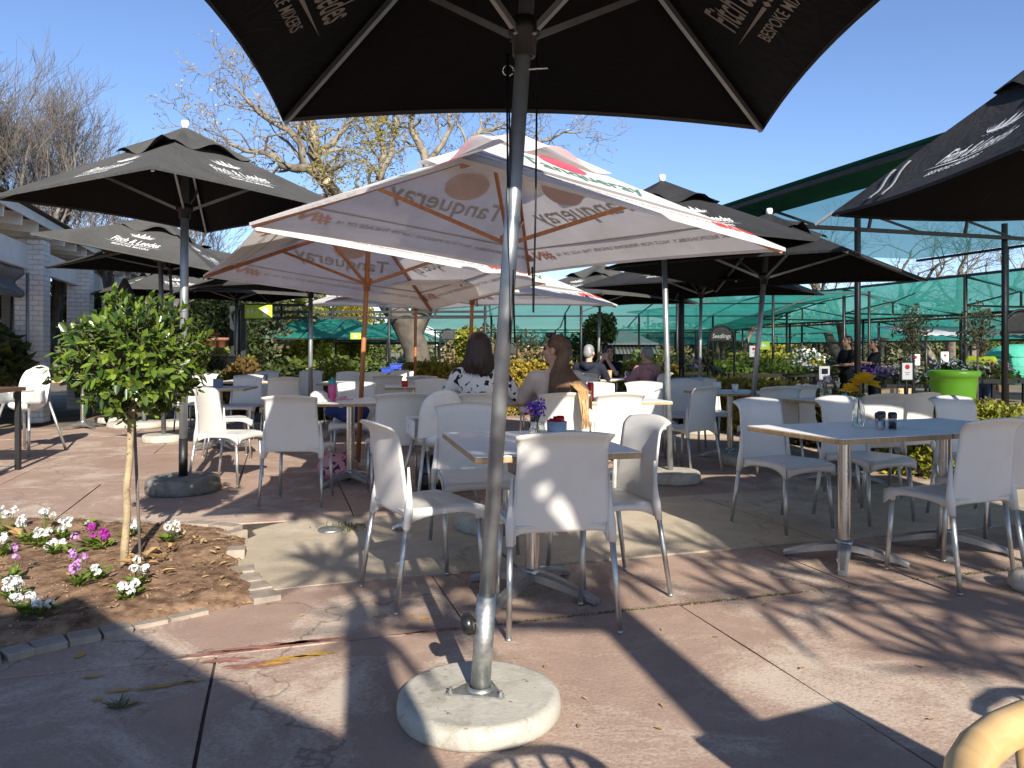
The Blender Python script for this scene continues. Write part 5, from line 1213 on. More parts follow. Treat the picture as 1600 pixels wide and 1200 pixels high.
# ------------------------------------------------------------------ shade net structures
def netroof(label,pts_fn,nu,nv,mat,posts,bars,name='shade_structure',pr=.045,valance=None):
    c=V(pts_fn(.5,.5)); root=empty(name,(c.x,c.y,gz(c.x,c.y)),label,'shade structure','shade net structures of the nursery')
    mb=MB(); mb.sheet(pts_fn,nu,nv,0); mb.build('net',M[mat],root)
    for (x,y,zt) in posts:
        mb=MB(); mb.tube([(x,y,gz(x,y)-.02),(x,y,zt)],pr,10); mb.build('post',M['black'],root)
    mb=MB()
    for a,b,w in bars: mb.bar(a,b,w,w)
    if bars: mb.build('truss',M['black'],root)
    if valance:
        mb=MB(); mb.sheet(valance,40,4,.004); mb.build('rolled_edge',M['net_dark'],root)
    return root
def sagn(a,b,s=.1): return -s*abs(sin(a*pi*3))*sin(pi*b)+.03*mnoise.noise(V((a*9,b*5,s)))
# N1 near right, thin net against the sky
N1=lambda a,b:u3(6.1+7.3*b,3.0+10.5*a,3.25-.04*b-.03*sin(pi*b)+.02*mnoise.noise(V((a*9,b*5,1))))
bars=[(u3(6.1,9.25,2.97),u3(14.5,9.25,2.97),.055),(u3(6.1,4,3.2),u3(6.1,11.5,3.2),.05),(u3(13.4,3,3.17),u3(13.4,13.5,3.17),.05)]
for k in range(8):
    u=6.5+k*.9; zt=3.2
    if k%2==0: bars.append((u3(u,9.25,3.0),u3(u+.05,9.25,zt),.035))
    if k%2: bars.append((u3(u-.8,9.25,3.18),u3(u,9.25,2.99),.03))
p1=[(*UV(10.95,9.3),3.2),(*UV(8.1,9.25),3.2),(*UV(6.15,10.9),3.2),(*UV(13.35,11.3),3.2)]
netroof('near right shade structure with thin net against the sky and black truss',N1,30,10,'net_thin',p1,bars,valance=lambda a,b:u3(6.05+.95*b,3.0+10.5*a,3.27-.05*b+.03*mnoise.noise(V((a*6,b*5,3)))*b-.08*sin(pi*b)))
# N2
N2=lambda a,b:u3(15.3+4.2*b,1.0+31*a,2.95-.65*b+.12*sin(a*16)*b*(1-b)+sagn(a,b,.12))
bars=[(u3(19.5,1,2.28),u3(19.5,32,2.28),.08),(u3(15.3,1,2.95),u3(15.3,32,2.95),.06)]
for k in range(8):
    v=2+4*k; bars+= [(u3(15.3,v,2.92),u3(19.5,v,2.26),.05),(u3(15.3,v,2.25),u3(19.5,v,2.24),.045),(u3(17.0,v,2.25),u3(17.0,v,2.65),.04),(u3(15.3,v,2.25),u3(17,v,2.62),.035)]
p=[(*UV(15.3,2+4*k),2.95) for k in range(8)]+[(*UV(19.5,2+4*k),2.28) for k in range(8)]
netroof('long sunlit green shade roof across the right middle ground',N2,60,14,'net',p,bars)
N3=lambda a,b:u3(22+4.5*b,-4+44*a,2.35-.75*b+sagn(a,b,.1))
bars=[(u3(26.5,-4,1.6),u3(26.5,40,1.6),.08),(u3(22,-4,2.3),u3(22,40,2.3),.07)]
for k in range(10):
    v=-3+4.5*k; bars+=[(u3(22,v,2.3),u3(26.5,v,1.6),.05),(u3(22,v,1.55),u3(26.5,v,1.6),.05),(u3(24,v,1.55),u3(24,v,2.0),.04)]
netroof('second long green shade roof behind the sunlit one at right',N3,60,10,'net',[(*UV(22,-3+4.5*k),2.3) for k in range(10)]+[(*UV(26.5,-3+4.5*k),1.6) for k in range(10)],bars)
# N4 the dim net hall behind the tables at centre
N4=lambda a,b:(-3.2+12.5*a,20+17*b,2.75-1.25*b+.25*abs(sin(b*pi*2))*.8+sagn(a,b,.12))
bars=[]
for k in range(7):
    y=20+17*k/6; z=N4(.5,k/6)[2]-.05; bars.append(((-3.2,y,z),(9.3,y,z),.04))
for k in range(6):
    x=-3.2+12.5*k/5
    for q in range(6): bars.append((V((x,20+17*q/6,N4(0,q/6)[2]-.04)),V((x,20+17*(q+1)/6,N4(0,(q+1)/6)[2]-.04)),.03))
    bars.append((V((x,20,2.2)),V((x+1.2,20,2.7)),.03))
netroof('wide dim green net hall behind the seated group at centre',N4,40,30,'net',[(-3.2+12.5*k/5,20+6*q,N4(0,q*6/17)[2]) for k in range(6) for q in range(3)],bars,pr=.035)
# left tents
def tent(label,px,D,py,hw,drop,ln):
    p=at(px,py,D); top=p.z
    def f(a,b): 
        s=2*a-1; k=min(1,b*2.4); return (p.x+s*hw,p.y+ln*b,top-max(abs(s),1-k)*drop+.04*mnoise.noise(V((a*9,b*7,1))))
    bars=[]
    for s in (-.66,-.33,0,.33,.66): bars.append(((p.x+s*hw,p.y,top-drop),(p.x+s*hw,p.y+ln*.4*(1-abs(s)),top-abs(s)*drop-.04),.035))
    for yy in (ln*.45,ln):
        y=p.y+yy; bars+=[((p.x-hw,y,top-drop),(p.x,y,top-.03),.05),((p.x,y,top-.03),(p.x+hw,y,top-drop),.05),((p.x-hw,y,top-drop),(p.x+hw,y,top-drop),.05),((p.x-hw*.6,y,top-drop*.95),(p.x+hw*.6,y,top-drop*.95),.03)]
        for k in range(1,8):
            s=-1+2*k/8; bars.append(((p.x+s*hw,y,top-drop),(p.x+s*hw*.9,y,top-abs(s)*drop),.03))
    bars.append(((p.x-hw,p.y,top-drop),(p.x+hw,p.y,top-drop),.05))
    for s in (-.75,-.5,-.25,.25,.5,.75): bars.append(((p.x+s*hw,p.y+ln*.42,top-abs(s)*drop-.04),(p.x+s*hw,p.y+ln,top-abs(s)*drop-.04),.03))
    netroof(label,f,24,10,'net',[(p.x+s*hw,p.y+yy,top-drop) for s in (-1,1) for yy in (0,ln*.5,ln)],bars,'net_tent')
tent('gabled green net tent left of the thin silver pole',467,26,481,3.0,1.05,9)
tent('smaller gabled green net tent behind the first wooden pole',585,31,496,2.6,1.0,9)
# dark steel frame with the toilet sign
root=empty('steel_frame',(-4.9,15,gz(-4.9,15)),'dark steel pergola frame carrying the lime toilet sign','frame')
for px,D in ((381,14.2),(373,15.8),(363,18.0)):
    q=at(px,478,D); mb=MB(); mb.box((q.x,q.y,(q.z+gz(q.x,q.y))/2),(.09,.09,q.z-gz(q.x,q.y)),.1); mb.build('post',M['black'],root)
for py in (477,488,497):
    a=at(385,py,14.6); b=at(760,py-1,16.5); mb=MB(); mb.bar(a,b,.05,.05); mb.build('beam',M['black'],root)
for px in (440,520,610,680): a=at(px,476,15); b=at(px,498,15); mb=MB(); mb.bar(a,b,.04,.04); mb.build('upright',M['black'],root)
a=at(381,478,14.2); b=at(363,490,18); mb=MB(); mb.bar(a,b,.06,.06); mb.build('beam',M['black'],root)
# toilet sign
def plate(name,label,cat,c,w,h,mat,par=None,rz=0,th=.02):
    mb=MB(); mb.box((0,0,0),(w,th,h)); o=mb.build(name,M[mat],None); o.location=c; o.rotation_euler=(0,0,rz); tag(o,label,cat); return o
def onplate(o,pf,sc,dx,dz,mat,name='pictogram',th=.013):
    mb=MB(); mb.add([(x*sc+dx,-th,y*sc+dz) for x,y in pf[0]],[tuple(f) for f in pf[1]],False); return mb.build(name,M[mat],o,world=False)
sg=plate('toilet_sign','lime green sign with white toilet figures and an up arrow','sign',at(404,487,14.1),.50,.245,'sign_green')
disc=lambda r,cx=0,cy=0:poly2([(cx+r*cos(t*pi/8),cy+r*sin(t*pi/8)) for t in range(16)])
man=merge([disc(.13,0,.78),poly2([(-.2,.6),(-.2,.05),(-.12,.05),(-.12,-.65),(.12,-.65),(.12,.05),(.2,.05),(.2,.6)])]); wom=merge([disc(.13,0,.78),poly2([(-.12,.6),(-.32,-.1),(-.12,-.1),(-.12,-.65),(.12,-.65),(.12,-.1),(.32,-.1),(.12,.6)])])
whl=merge([disc(.12,-.02,.78),poly2([(-.08,.6),(-.08,0),(.25,0),(.4,-.5),(.5,-.45),(.35,.12),(.06,.12),(.06,.6)]),poly2([(.36*cos(2.2+t*.35)-.02,.36*sin(2.2+t*.35)-.25) for t in range(13)]+[(.28*cos(2.2+(12-t)*.35)-.02,.28*sin(2.2+(12-t)*.35)-.25) for t in range(13)])])
onplate(sg,man,.075,-.19,0,'sign_white'); onplate(sg,wom,.075,-.115,0,'sign_white'); onplate(sg,whl,.075,-.035,0,'sign_white')
onplate(sg,poly2([(-.035,-.09),(.035,-.09),(.035,.0),(.085,.0),(0,.095),(-.085,.0),(-.035,.0)]),1,.125,0,'sign_white','arrow')
sg=plate('direction_sign','second lime green sign with a white arrow beside the wooden pole','sign',at(556,525,17),.23,.14,'sign_green'); onplate(sg,poly2([(-.05,.0),(0,.05),(0,.02),(.05,.02),(.05,-.02),(0,-.02),(0,-.05)]),1,0,0,'sign_white','arrow')
def arch(label,px,D,py,word,w=.46,h=1.9,zt=None):
    q=at(px,py,D); z0=gz(q.x,q.y); root=empty('arch_sign',(q.x,q.y,z0),label,'sign','black arched aisle signs'); mb=MB(); x,y=q.x,q.y; zt=q.z; r=w/2
    mb.tube([(x-r,y,z0)]+[(x-r*cos(t*pi/12),y,zt-r+r*sin(t*pi/12)) for t in range(13)]+[(x+r,y,z0)],.02,8); mb.build('frame',M['black'],root)
    mb=MB(); n=14; mb.sheet(lambda a,b:(x+(r-.03)*(2*a-1),y,zt-r-.08+b*(.08+(r-.03)*sqrt(max(0,1-(2*a-1)**2)))),n,6,.015); bd=mb.build('board',M['chalk'],root)
    if not word: return
    pf=textpolys(word,.2,.0,.8); L_=max(abs(p[0]) for p in pf[0]); s=(r*.72)/L_; mb=MB(); mb.add([(x+a*s,y-.012,zt-r-.0+b*s) for a,b in pf[0]],pf[1],False); mb.build('lettering',M['print_white'],bd)
arch('black arch sign lettered Seedlings behind the small right table',1127,14.8,508,'Seedlings',.50)
arch('black arch sign left of the dark haired woman',700,20,514,'',.42)
arch('black arch sign at the right picture edge',1597,12.6,484,'',.62)
arch('black arch sign between the two seated women, lowest of the arches',790,17,531,'',.5)
def board(label,px,py,D,w,h,dot,frame=True,rz=0,lines=2,bot=None):
    q=at(px,py,D); root=empty('sign_board',(q.x,q.y,gz(q.x,q.y)),label,'sign'); x,y,z=q
    mb=MB(); mb.box((x,y,z),(w+.04,.02,h+.04)); mb.build('frame',M['black' if frame else 'sign_white'],root)
    mb=MB(); mb.box((x,y-.012,z),(w,.008,h)); fc=mb.build('face',M['sign_white'],root)
    if dot:
        mb=MB(); k=disc(w*.24); mb.add([(x+a,y-.019,z+h*.26+b) for a,b in k[0]],k[1],False); mb.build('emblem',M[dot],fc)
    mb=MB()
    for i,l in enumerate([.5,.36,.42][:lines]): mb.box((x,y-.018,z-h*.08-i*h*.12),(w*l,.002,h*.035))
    mb.build('lettering',M['print_grey'],fc)
    mb=MB(); mb.tube([(x,y+.02,gz(x,y)),(x,y+.02,z+h*.4)],.018,8); mb.build('stake',M['black'],root)
board('white notice with red emblem in a black frame left of the lime pot',1417,580,13.0,.17,.28,'coke')
board('white notice with a red dot behind the olive tree',1430,562,17,.16,.20,'coke',False)
board('tilted white notice with a red dot right of the olive tree',1476,560,17,.13,.25,'coke',False)
board('white notice with a red dot behind the leaning silver pole',1177,549,18,.14,.22,'coke',False)
board('white notice with a blue picture left of the waiters',1288,583,12.5,.13,.185,None,False)
q=at(1288,581,12.5); mb=MB(); mb.box((q.x,q.y-.022,q.z+.01),(.10,.004,.085)); ob=mb.build('picture',M['navy'],None); ob.parent=[o for o in COL.objects if o.name.startswith('sign_board')][-1]; ob.matrix_parent_inverse=Matrix.Translation(-V(ob.parent.location)); ob['label']='blue picture'
sg=plate('direction_sign','lime green sign behind the leaning silver pole','sign',at(1193,540,19),.30,.19,'sign_green'); onplate(sg,poly2([(-.06,.0),(0,.06),(0,.02),(.06,.02),(.06,-.02),(0,-.02),(0,-.06)]),1,0,0,'sign_white','arrow')
# grey hut with striped awning
x0,y0=4.05,31.0; g0=gz(x0,y0); root=empty('kiosk',(x0,y0,g0),'grey metal roofed hut with a striped awning behind the background group','hut'); ze=HC+(YH-538)/FP*30+.02; zr=HC+(YH-513)/FP*31
mb=MB(); hw=1.58; hd=1.3
e=[V((x0-hw,y0-hd,ze)),V((x0+hw,y0-hd,ze)),V((x0+hw,y0+hd,ze)),V((x0-hw,y0+hd,ze))]; rg=[V((x0-.5,y0,zr)),V((x0+.5,y0,zr))]
mb.add(e+rg,[(0,1,5,4),(1,2,5),(2,3,4,5),(3,0,4),(3,2,1,0)],False); rf=mb.build('roof',M['roof_grey'],root)
mb=MB(); 
for a,b in ((0,1),(1,2),(2,3),(3,0)): mb.bar(e[a],e[b],.06,.08)
mb.build('gutter',M['pole_grey'],rf)
mb=MB(); mb.box((x0,y0+.1,(g0+ze)/2),(2.5,1.9,ze-g0-.05)); mb.build('wall',plain('dark hut boards',(.03,.03,.032),.8),root)
mb=MB(); mb.box((x0-.25,y0-.86,(g0+ze)/2-.1),(.5,.03,1.2)); mb.build('door',M['canvas_grey'],root)
mb=MB(); mb.box((x0+.7,y0-.86,ze-.55),(.8,.03,.5)); mb.build('window',plain('hut opening',(.25,.27,.24),.4),root)
mb=MB(); mb.sheet(lambda a,b:(x0-.42+2.05*a,y0-.9-.75*b,ze-.06-.32*b-.03*abs(sin(a*60))*max(0,b-.85)*6),64,8,.01); mb.build('awning',M['stripe'],root)
mb=MB(); mb.sheet(lambda a,b:(x0-.95+.3*a,y0-1.15+.1*b,ze+.02+.16*b),2,2,.02); mb.build('green_tub',M['lime'],root)
# benches of seedlings
def bench(label,px0,px1,D,ztop,kinds,depth=1.1,tilt=.16,seed=1,h=.14):
    rng=random.Random(seed); random.seed(seed); x0=(px0-800)/FP*D; x1=(px1-800)/FP*D; cx=(x0+x1)/2; g0=gz(cx,D); root=empty('plant_bench',(cx,D,g0),label,'plant bench','sloping benches of bedding plants'); w=x1-x0; z0=ztop
    mb=MB(); mb.sheet(lambda a,b:(x0+w*a,D+depth*b,z0-tilt+tilt*b*1.0),4,4,.03)
    mb.bar((x0,D,z0-tilt-.01),(x1,D,z0-tilt-.01),.03,.07); mb.build('bench_top',M['brown_soil_tray'],root)
    for sx in (.06,.5,.94):
        for b in (0.05,.95): 
            mb=MB(); z=z0-tilt+tilt*b; mb.box((x0+w*sx,D+depth*b,(g0+z)/2-.02),(.05,.05,z-g0-.03)); mb.build('leg',M['black'],root)
    n=len(kinds)
    for k,(lf,fm) in enumerate(kinds):
        tr=MB(); bl=MB()
        xa=x0+w*k/n; 
        for j in range(int(420/n*max(1,w))):
            x=xa+w/n*rng.uniform(.04,.96); b=rng.random(); z=z0-tilt+tilt*b
            if fm and rng.random()<.45: bl.quad((x,D+depth*b,z+.06+h*rng.random()),.05)
            else: tr.quad((x,D+depth*b,z+.02+h*rng.random()*.8),.075)
        tr.sheet(lambda a,b:(xa+w/n*(.03+.94*a),D+depth*(.03+.94*b),z0-tilt+tilt*(.03+.94*b)+.022),3,3,.02)
        t=tr.build('tray_of_plants',M[lf],root)
        if fm: bl.build('blossom',M[fm],t)
bench('sloping bench of green seedlings behind the leaning silver pole, nearer one',1135,1222,15.0,.88,[('fol_low',None),('green_leaf',None)],seed=1)
bench('bench of green seedlings with yellow flowers left of the waiters',1225,1312,16.0,.86,[('fol_low',None),('green_leaf','petal_white'),('fol_low','petal_yellow')],seed=2)
bench('bench of violet flowers behind the yellow roses, right of the waitress',1366,1470,13.6,.78,[('dark_leaf','petal_violet'),('green_leaf','petal_lilac'),('green_leaf','petal_white')],seed=3,tilt=.2)
bench('far bench of tall leafy plants in the green shade at right',1150,1300,20.0,.92,[('green_leaf',None),('lime_leaf',None),('green_leaf','petal_white')],seed=4,h=.3)
bench('bench of white flowers at the right edge behind the lime pot',1500,1610,13.0,.85,[('dark_leaf','petal_white'),('green_leaf','petal_pink')],seed=5,h=.2)
bench('low bench of pink and violet flowers behind the hedge right of the pink hoodie',1036,1100,19.0,.80,[('green_leaf','petal_pink'),('dark_leaf','petal_violet')],seed=6,h=.2)
bench('bench of plants in the dim net hall left of the trunk',600,700,24.0,.8,[('green_leaf','petal_white'),('olive_leaf',None)],seed=7,h=.3)
# large lime pot
mb=MB(); x,y=6.38,11.1; g0=gz(x,y); mb.lathe([(0,.0),(.235,.0),(.30,.72),(.305,.82),(.335,.83),(.345,.86),(.345,.90),(.33,.915),(.305,.915),(.295,.83),(.28,.80),(0,.79)],(x,y,g0),40,caps=False); tag(mb.build('lime_pot',M['lime']),'big lime green plastic pot behind the hedge at right','pot')
# terracotta stacks, planters, crates
for k,(px,py) in enumerate(((318,537),(318,523),(333,537),(347,536),(333,528))):
    q=at(px,py,17.5); mb=MB(); mb.lathe([(0,0),(.10,0),(.14,.16),(.155,.16),(.155,.22),(.13,.22),(.10,.02),(0,.02)],(q.x,q.y,q.z-.1),18,caps=False)
    o=tag(mb.build('terracotta_pot',M['terracotta']),'terracotta pot in the stack behind the pole with black foot, '+['lower left','upper left','lower middle','lower right','upper middle'][k],'pot','stack of terracotta pots')
mb=MB(); q=at(330,551,17.5); mb.box((q.x,q.y+.05,(q.z+gz(q.x,q.y))/2-.06),(.9,.6,q.z-gz(q.x,q.y)-.06)); 
mb.bbox((q.x,q.y+.05,q.z-.08),(1.0,.7,.05),0,.01); tag(mb.build('display_stand',M['darkwood']),'dark wooden stand under the terracotta pots','stand')
for px,py,w,l in ((322,566,.75,'pale stone planter left of the bronze shrub'),(490,567,.6,'pale stone planter between the clipped shrubs'),(350,574,.55,'low stone planter below the bronze shrub')):
    q=at(px,py,14.6); mb=MB(); mb.lathe([(0,0),(w*.35,0),(w*.42,.08),(w*.5,.42),(w*.53,.45),(w*.53,.52),(w*.46,.52),(w*.44,.44),(0,.42)],(q.x,q.y,gz(q.x,q.y)),26,caps=False); root=empty('stone_planter',(q.x,q.y,gz(q.x,q.y)),l,'planter'); mb.build('bowl',M['concrete'],root); mb=MB(); random.seed(px); blob(mb,(q.x,q.y,gz(q.x,q.y)+.6),(w*.45,w*.45,.22),260,.06,random.Random(px)); mb.build('foliage',M['green_leaf'],root)
for k,(px,py) in enumerate(((607,579),(620,573),(633,578))):
    q=at(px,py,17.5); mb=MB(); mb.bbox((q.x,q.y,q.z),(.30,.22,.12),.1*k,.012); mb.bbox((q.x,q.y,q.z+.066),(.32,.24,.016),.1*k,.004); tag(mb.build('crate',M['blue']),'bright blue plastic crate by the wooden pole, '+['left','middle upper','right'][k]+' of three','crate','blue crates')
q=at(622,586,17.5); mb=MB(); mb.bbox((q.x,q.y,q.z-.03),(.9,.4,.05),0,.01)
for s in (-.4,.4): mb.box((q.x+s,q.y,(q.z+gz(q.x,q.y))/2-.05),(.05,.3,q.z-gz(q.x,q.y)-.06))
tag(mb.build('display_table',M['concrete']),'low grey display table under the blue crates','table')
q=at(1590,556,22); mb=MB(); mb.lathe([(0,-.75),(.8,-.75),(.82,-.3),(.8,.1),(.6,.3),(.2,.38),(0,.38)],(q.x,q.y,q.z-.05),30,caps=False)
for z in (-.5,-.25,0): mb.lathe([(.8,z),(.84,z+.03),(.8,z+.06)],(q.x,q.y,q.z-.05),30,caps=False)
tag(mb.build('water_tank',M['tank']),'turquoise water tank far right under the corrugated roof','tank')
root=empty('corrugated_shed',(22,26,gz(22,26)),'open shed with a pale corrugated roof at the far right','shed'); mb=MB(); mb.sheet(lambda a,b:(13.5+9*a,25.5-2*a+3*b,1.72+.38*b+.02*sin(a*2*pi*30)),180,1,.01); mb.build('roof',M['roof_grey'],root)
for x,y in ((13.8,25.6),(18,24.6),(22.2,23.7)):
    mb=MB(); mb.tube([(x,y,gz(x,y)),(x,y,1.75)],.05,8); mb.build('post',M['black'],root)
# yellow wooden slats
q=at(1400,577,17.5)
root=empty('slatted_crate',(q.x,q.y,gz(q.x,q.y)),'yellow wooden slatted crate behind the violet flower bench','crate')
for k in range(5):
    mb=MB(); mb.box((q.x-.3+.15*k,q.y,q.z-.04),(.07,.02,.26)); mb.build('slat',M['petal_yellow'] if False else M['edge'],root)
mb=MB(); mb.box((q.x,q.y+.02,q.z+.05),(.75,.02,.05)); mb.box((q.x,q.y+.02,q.z-.12),(.75,.02,.05)); mb.box((q.x,q.y+.1,(q.z-.17+gz(q.x,q.y))/2),(.7,.2,q.z-.17-gz(q.x,q.y))); mb.build('rail',M['edge'],root)
# ------------------------------------------------------------------ people
def person(label,x,y,rz,sit=True,sc=1.0,skin='skin',shirt='whitecloth',legs='jeans',hair=None,hairstyle='short',head=(0,0),arms=None,sleeve='short',vox=.0095,z=None,lean=0,shoes='blackrub',hood=None,cap=None,extra=None,female=False):
    """joints in metres, local frame: facing +Y, origin on the ground"""
    base=(x,y,gz(x,y) if z is None else z); root=empty('person',base,label,'person')
    Mx=Matrix.Translation(V(base))@Matrix.Rotation(radians(rz),4,'Z')@Matrix.Scale(sc,4)
    Wp=lambda p:Mx@V(p)
    if sit: hip=V((0,-.06,.53)); chest=V((0,-.09+lean*.6,.83)); neck=V((0,-.09+lean,1.0)); 
    else: hip=V((0,0,.95)); chest=V((0,.0+lean*.5,1.26)); neck=V((0,-.01+lean,1.46))
    sw=.165 if female else .195; hc=neck+V((0,.025,.165)); sh=[V((s*sw,neck.y+.0,neck.z-.055)) for s in (-1,1)]
    if sit: knees=[V((s*.12,.37,.50)) for s in (-1,1)]; ank=[V((s*.12,.33,.08)) for s in (-1,1)]
    else: knees=[V((s*.10,.03,.50)) for s in (-1,1)]; ank=[V((s*.105,-.03,.09)) for s in (-1,1)]
    if arms is None:
        if sit: arms=[((-.27,.02,.74),(-.13,.26,.78)),((.27,.02,.74),(.13,.26,.78))]
        else: arms=[((-.26,-.03,1.14),(-.27,.08,.90)),((.26,-.03,1.14),(.27,.08,.90))]
    S_=sc; T=lambda mb,pts,rs,n=10:(mb.tube([Wp(p) for p in pts],[r*S_ for r in rs],n),[mb.ell(Wp(p),r*S_,8,6) for p,r in zip(pts,rs)])
    E=lambda mb,c,r,R=None:mb.ell(Wp(c),tuple(a*S_ for a in r),14,10,Mx.to_3x3().normalized()@R if R else Mx.to_3x3().normalized())
    b=MB()
    HR=Matrix.Rotation(radians(head[0]),3,'Z')@Matrix.Rotation(radians(head[1]),3,'X'); H=lambda p:hc+HR@V(p)
    E(b,H((0,-.012,.035)),(.074,.094,.088),HR); E(b,H((0,.030,-.028)),(.058,.062,.080),HR); E(b,H((0,.052,-.085)),(.030,.030,.024),HR)
    T(b,[H((0,.088,.028)),H((0,.107,-.012)),H((0,.104,-.022))],[.008,.0125,.013],8)
    E(b,H((-.013,.099,-.022)),(.010,.010,.008),HR); E(b,H((.013,.099,-.022)),(.010,.010,.008),HR)
    E(b,H((0,.084,-.052)),(.024,.014,.0075),HR); E(b,H((0,.083,-.064)),(.020,.013,.008),HR); E(b,H((0,.077,.045)),(.052,.018,.012),HR)
    for s in (-1,1): E(b,H((s*.076,-.008,-.006)),(.012,.022,.034),HR); E(b,H((s*.040,.062,-.015)),(.024,.026,.022),HR)
    T(b,[neck+V((0,-.01,-.06)),neck+V((0,0,.03)),H((0,-.015,-.03))],[.066,.052,.052])
    # torso and limbs
    E(b,hip+V((0,0,.03)),(.155,.115,.12)); E(b,(hip+chest)/2+V((0,0,.03)),(.135,.098,.17)); E(b,chest+V((0,0,.03)),(.150 if female else .165,.105,.17)); 
    T(b,[sh[0]+V((.02,0,0)),neck+V((0,-.01,-.07)),sh[1]+V((-.02,0,0))],[.055,.075,.055])
    def hand(mb,wr,el,s):
        d=(V(wr)-V(el)).normalized(); sd=V((s,0,0)); sd=(sd-d*sd.dot(d)).normalized(); up=d.cross(sd).normalized()
        if up.z>0: up=-up
        pc=V(wr)+d*.045; R=Matrix((sd,d,up)).transposed(); E(mb,pc,(.037,.048,.016),R)
        for k,(o,l) in enumerate(((-.030,.062),(-.0105,.074),(.0095,.072),(.029,.056))):
            q=pc+d*.040+sd*o; T(mb,[q-d*.012,q+d*l*.45+up*.006,q+d*l*.75+up*.022,q+d*l*.88+up*.036],[.0088,.0082,.0076,.0066],6)
        q=pc-d*.015-sd*.030; T(mb,[q,q-sd*.024+d*.022+up*.006,q-sd*.026+d*.052+up*.014],[.011,.010,.008],6)
    for k,s in enumerate((-1,1)):
        el,wr=V(arms[k][0]),V(arms[k][1]); T(b,[sh[k],sh[k].lerp(el,.45),el,el.lerp(wr,.35),wr],[.050,.046,.037,.036,.025]); hand(b,wr,el,s)
        T(b,[hip+V((s*.085,0,-.01)),hip.lerp(knees[k],.5)+V((s*.05,0,.0)),knees[k],knees[k].lerp(ank[k],.35)+V((0,-.02,0)),ank[k]],[.090,.078,.056,.053,.036]); 
        T(b,[ank[k]+V((0,-.03,-.04)),ank[k]+V((s*.01,.06,-.052)),ank[k]+V((s*.015,.14,-.062))],[.036,.034,.024])
    body=baked(b,'body',M[skin],root,vox*sc,4)
    # clothing as outer skins
    g=.014; c=MB()
    E(c,hip+V((0,0,.06)),(.155+g,.118+g,.11)); E(c,(hip+chest)/2+V((0,0,.03)),(.140+g,.103+g,.18)); E(c,chest+V((0,0,.03)),((.152 if female else .168)+g,.108+g,.175)); T(c,[sh[0]+V((.02,0,0)),neck+V((0,-.01,-.08)),sh[1]+V((-.02,0,0))],[.055+g,.075+g,.055+g])
    for k in range(2):
        el,wr=V(arms[k][0]),V(arms[k][1])
        if sleeve=='long': T(c,[sh[k],sh[k].lerp(el,.45),el,el.lerp(wr,.5),el.lerp(wr,.92)],[.054+g,.052+g,.046+g,.042+g,.032+g])
        else: T(c,[sh[k],sh[k].lerp(el,.4),sh[k].lerp(el,.72)],[.054+g,.054+g,.050+g])
    if hood:
        T(c,[neck+V((-.12,-.03,-.02)),neck+V((-.06,-.10,-.02)),neck+V((0,-.125,-.04)),neck+V((.06,-.10,-.02)),neck+V((.12,-.03,-.02))],[.035,.055,.068,.055,.035])
    top=baked(c,'top',M[shirt],root,.014*sc,5)
    c=MB(); E(c,hip+V((0,0,.02)),(.162+g,.122+g,.12))
    for k,s in enumerate((-1,1)):
        T(c,[hip+V((s*.085,0,-.01)),hip.lerp(knees[k],.5)+V((s*.05,0,.0)),knees[k],knees[k].lerp(ank[k],.4),ank[k].lerp(knees[k],.06)],[.094+g,.082+g,.062+g,.056+g,.046+g])
    baked(c,'trousers',M[legs],root,.015*sc,4)
    for k,s in enumerate((-1,1)):
        c=MB(); T(c,[ank[k]+V((0,-.04,-.045)),ank[k]+V((s*.01,.06,-.050)),ank[k]+V((s*.015,.15,-.058))],[.044,.043,.034]); baked(c,'shoe',M[shoes],root,.014*sc,3)
    # face
    for s in (-1,1):
        e=MB(); e.ell(Wp(H((s*.031,.078,.018))),(.0125*sc,)*3,10,8); e.build('eye',M['blackrub'],root)
        e=MB(); e.tube([Wp(H((s*(.016+.011*t),.092-.003*t*t,.040+.004*sin(t*1.2)))) for t in range(4)],.0035*sc,5); e.build('eyebrow',M[hair or 'hair_dark'],root)
    # hair
    if hair:
        h=MB(); hr=random.Random(int(abs(x)*100)); E(h,H((0,-.022,.048)),(.083,.097,.090),HR)
        E(h,H((0,-.060,.0)),(.079,.062,.085),HR)
        if hairstyle=='bob':
            for k in range(46):
                a=radians(-195+ (390-0)*0+ k*(300/45)-15+150-90) ; a=radians(125+ k*(290/45)); cx_,sy_=cos(a),sin(a); p0=H((.070*cx_,-.02+.080*sy_,.075)); p1=H((.090*cx_,-.02+.098*sy_,-.02)); p2=H((.102*cx_+hr.gauss(0,.004),-.035+.110*sy_,-.13)); p3=H((.112*cx_+hr.gauss(0,.006),-.035+.108*sy_+hr.gauss(0,.004),-.205+hr.gauss(0,.008)))
                h.tube([Wp(p) for p in (p0,p1,p2,p3)],[.022*sc,.021*sc,.019*sc,.008*sc],6)
            ls=MB()
            for k in range(150):
                a=radians(125+hr.uniform(0,290)); c_,s_=cos(a),sin(a); ls.tube([Wp(p) for p in (H((.089*c_,-.02+.100*s_,.03)),H((.108*c_,-.022+.116*s_,-.04)),H((.122*c_+hr.gauss(0,.004),-.035+.127*s_,-.13)),H((.120*c_+hr.gauss(0,.012),-.035+.115*s_+hr.gauss(0,.008),-.215+hr.gauss(0,.014))))],[.0016,.0026,.0026,.001],4,caps=False)
            ls.build('loose_strands',M[hair],root)
        if hairstyle=='pony':
            T(h,[H((0,-.11,.06)),H((0,-.15,.03)),H((0,-.155,-.05)),H((0,-.13,-.13))],[.03,.034,.028,.010])
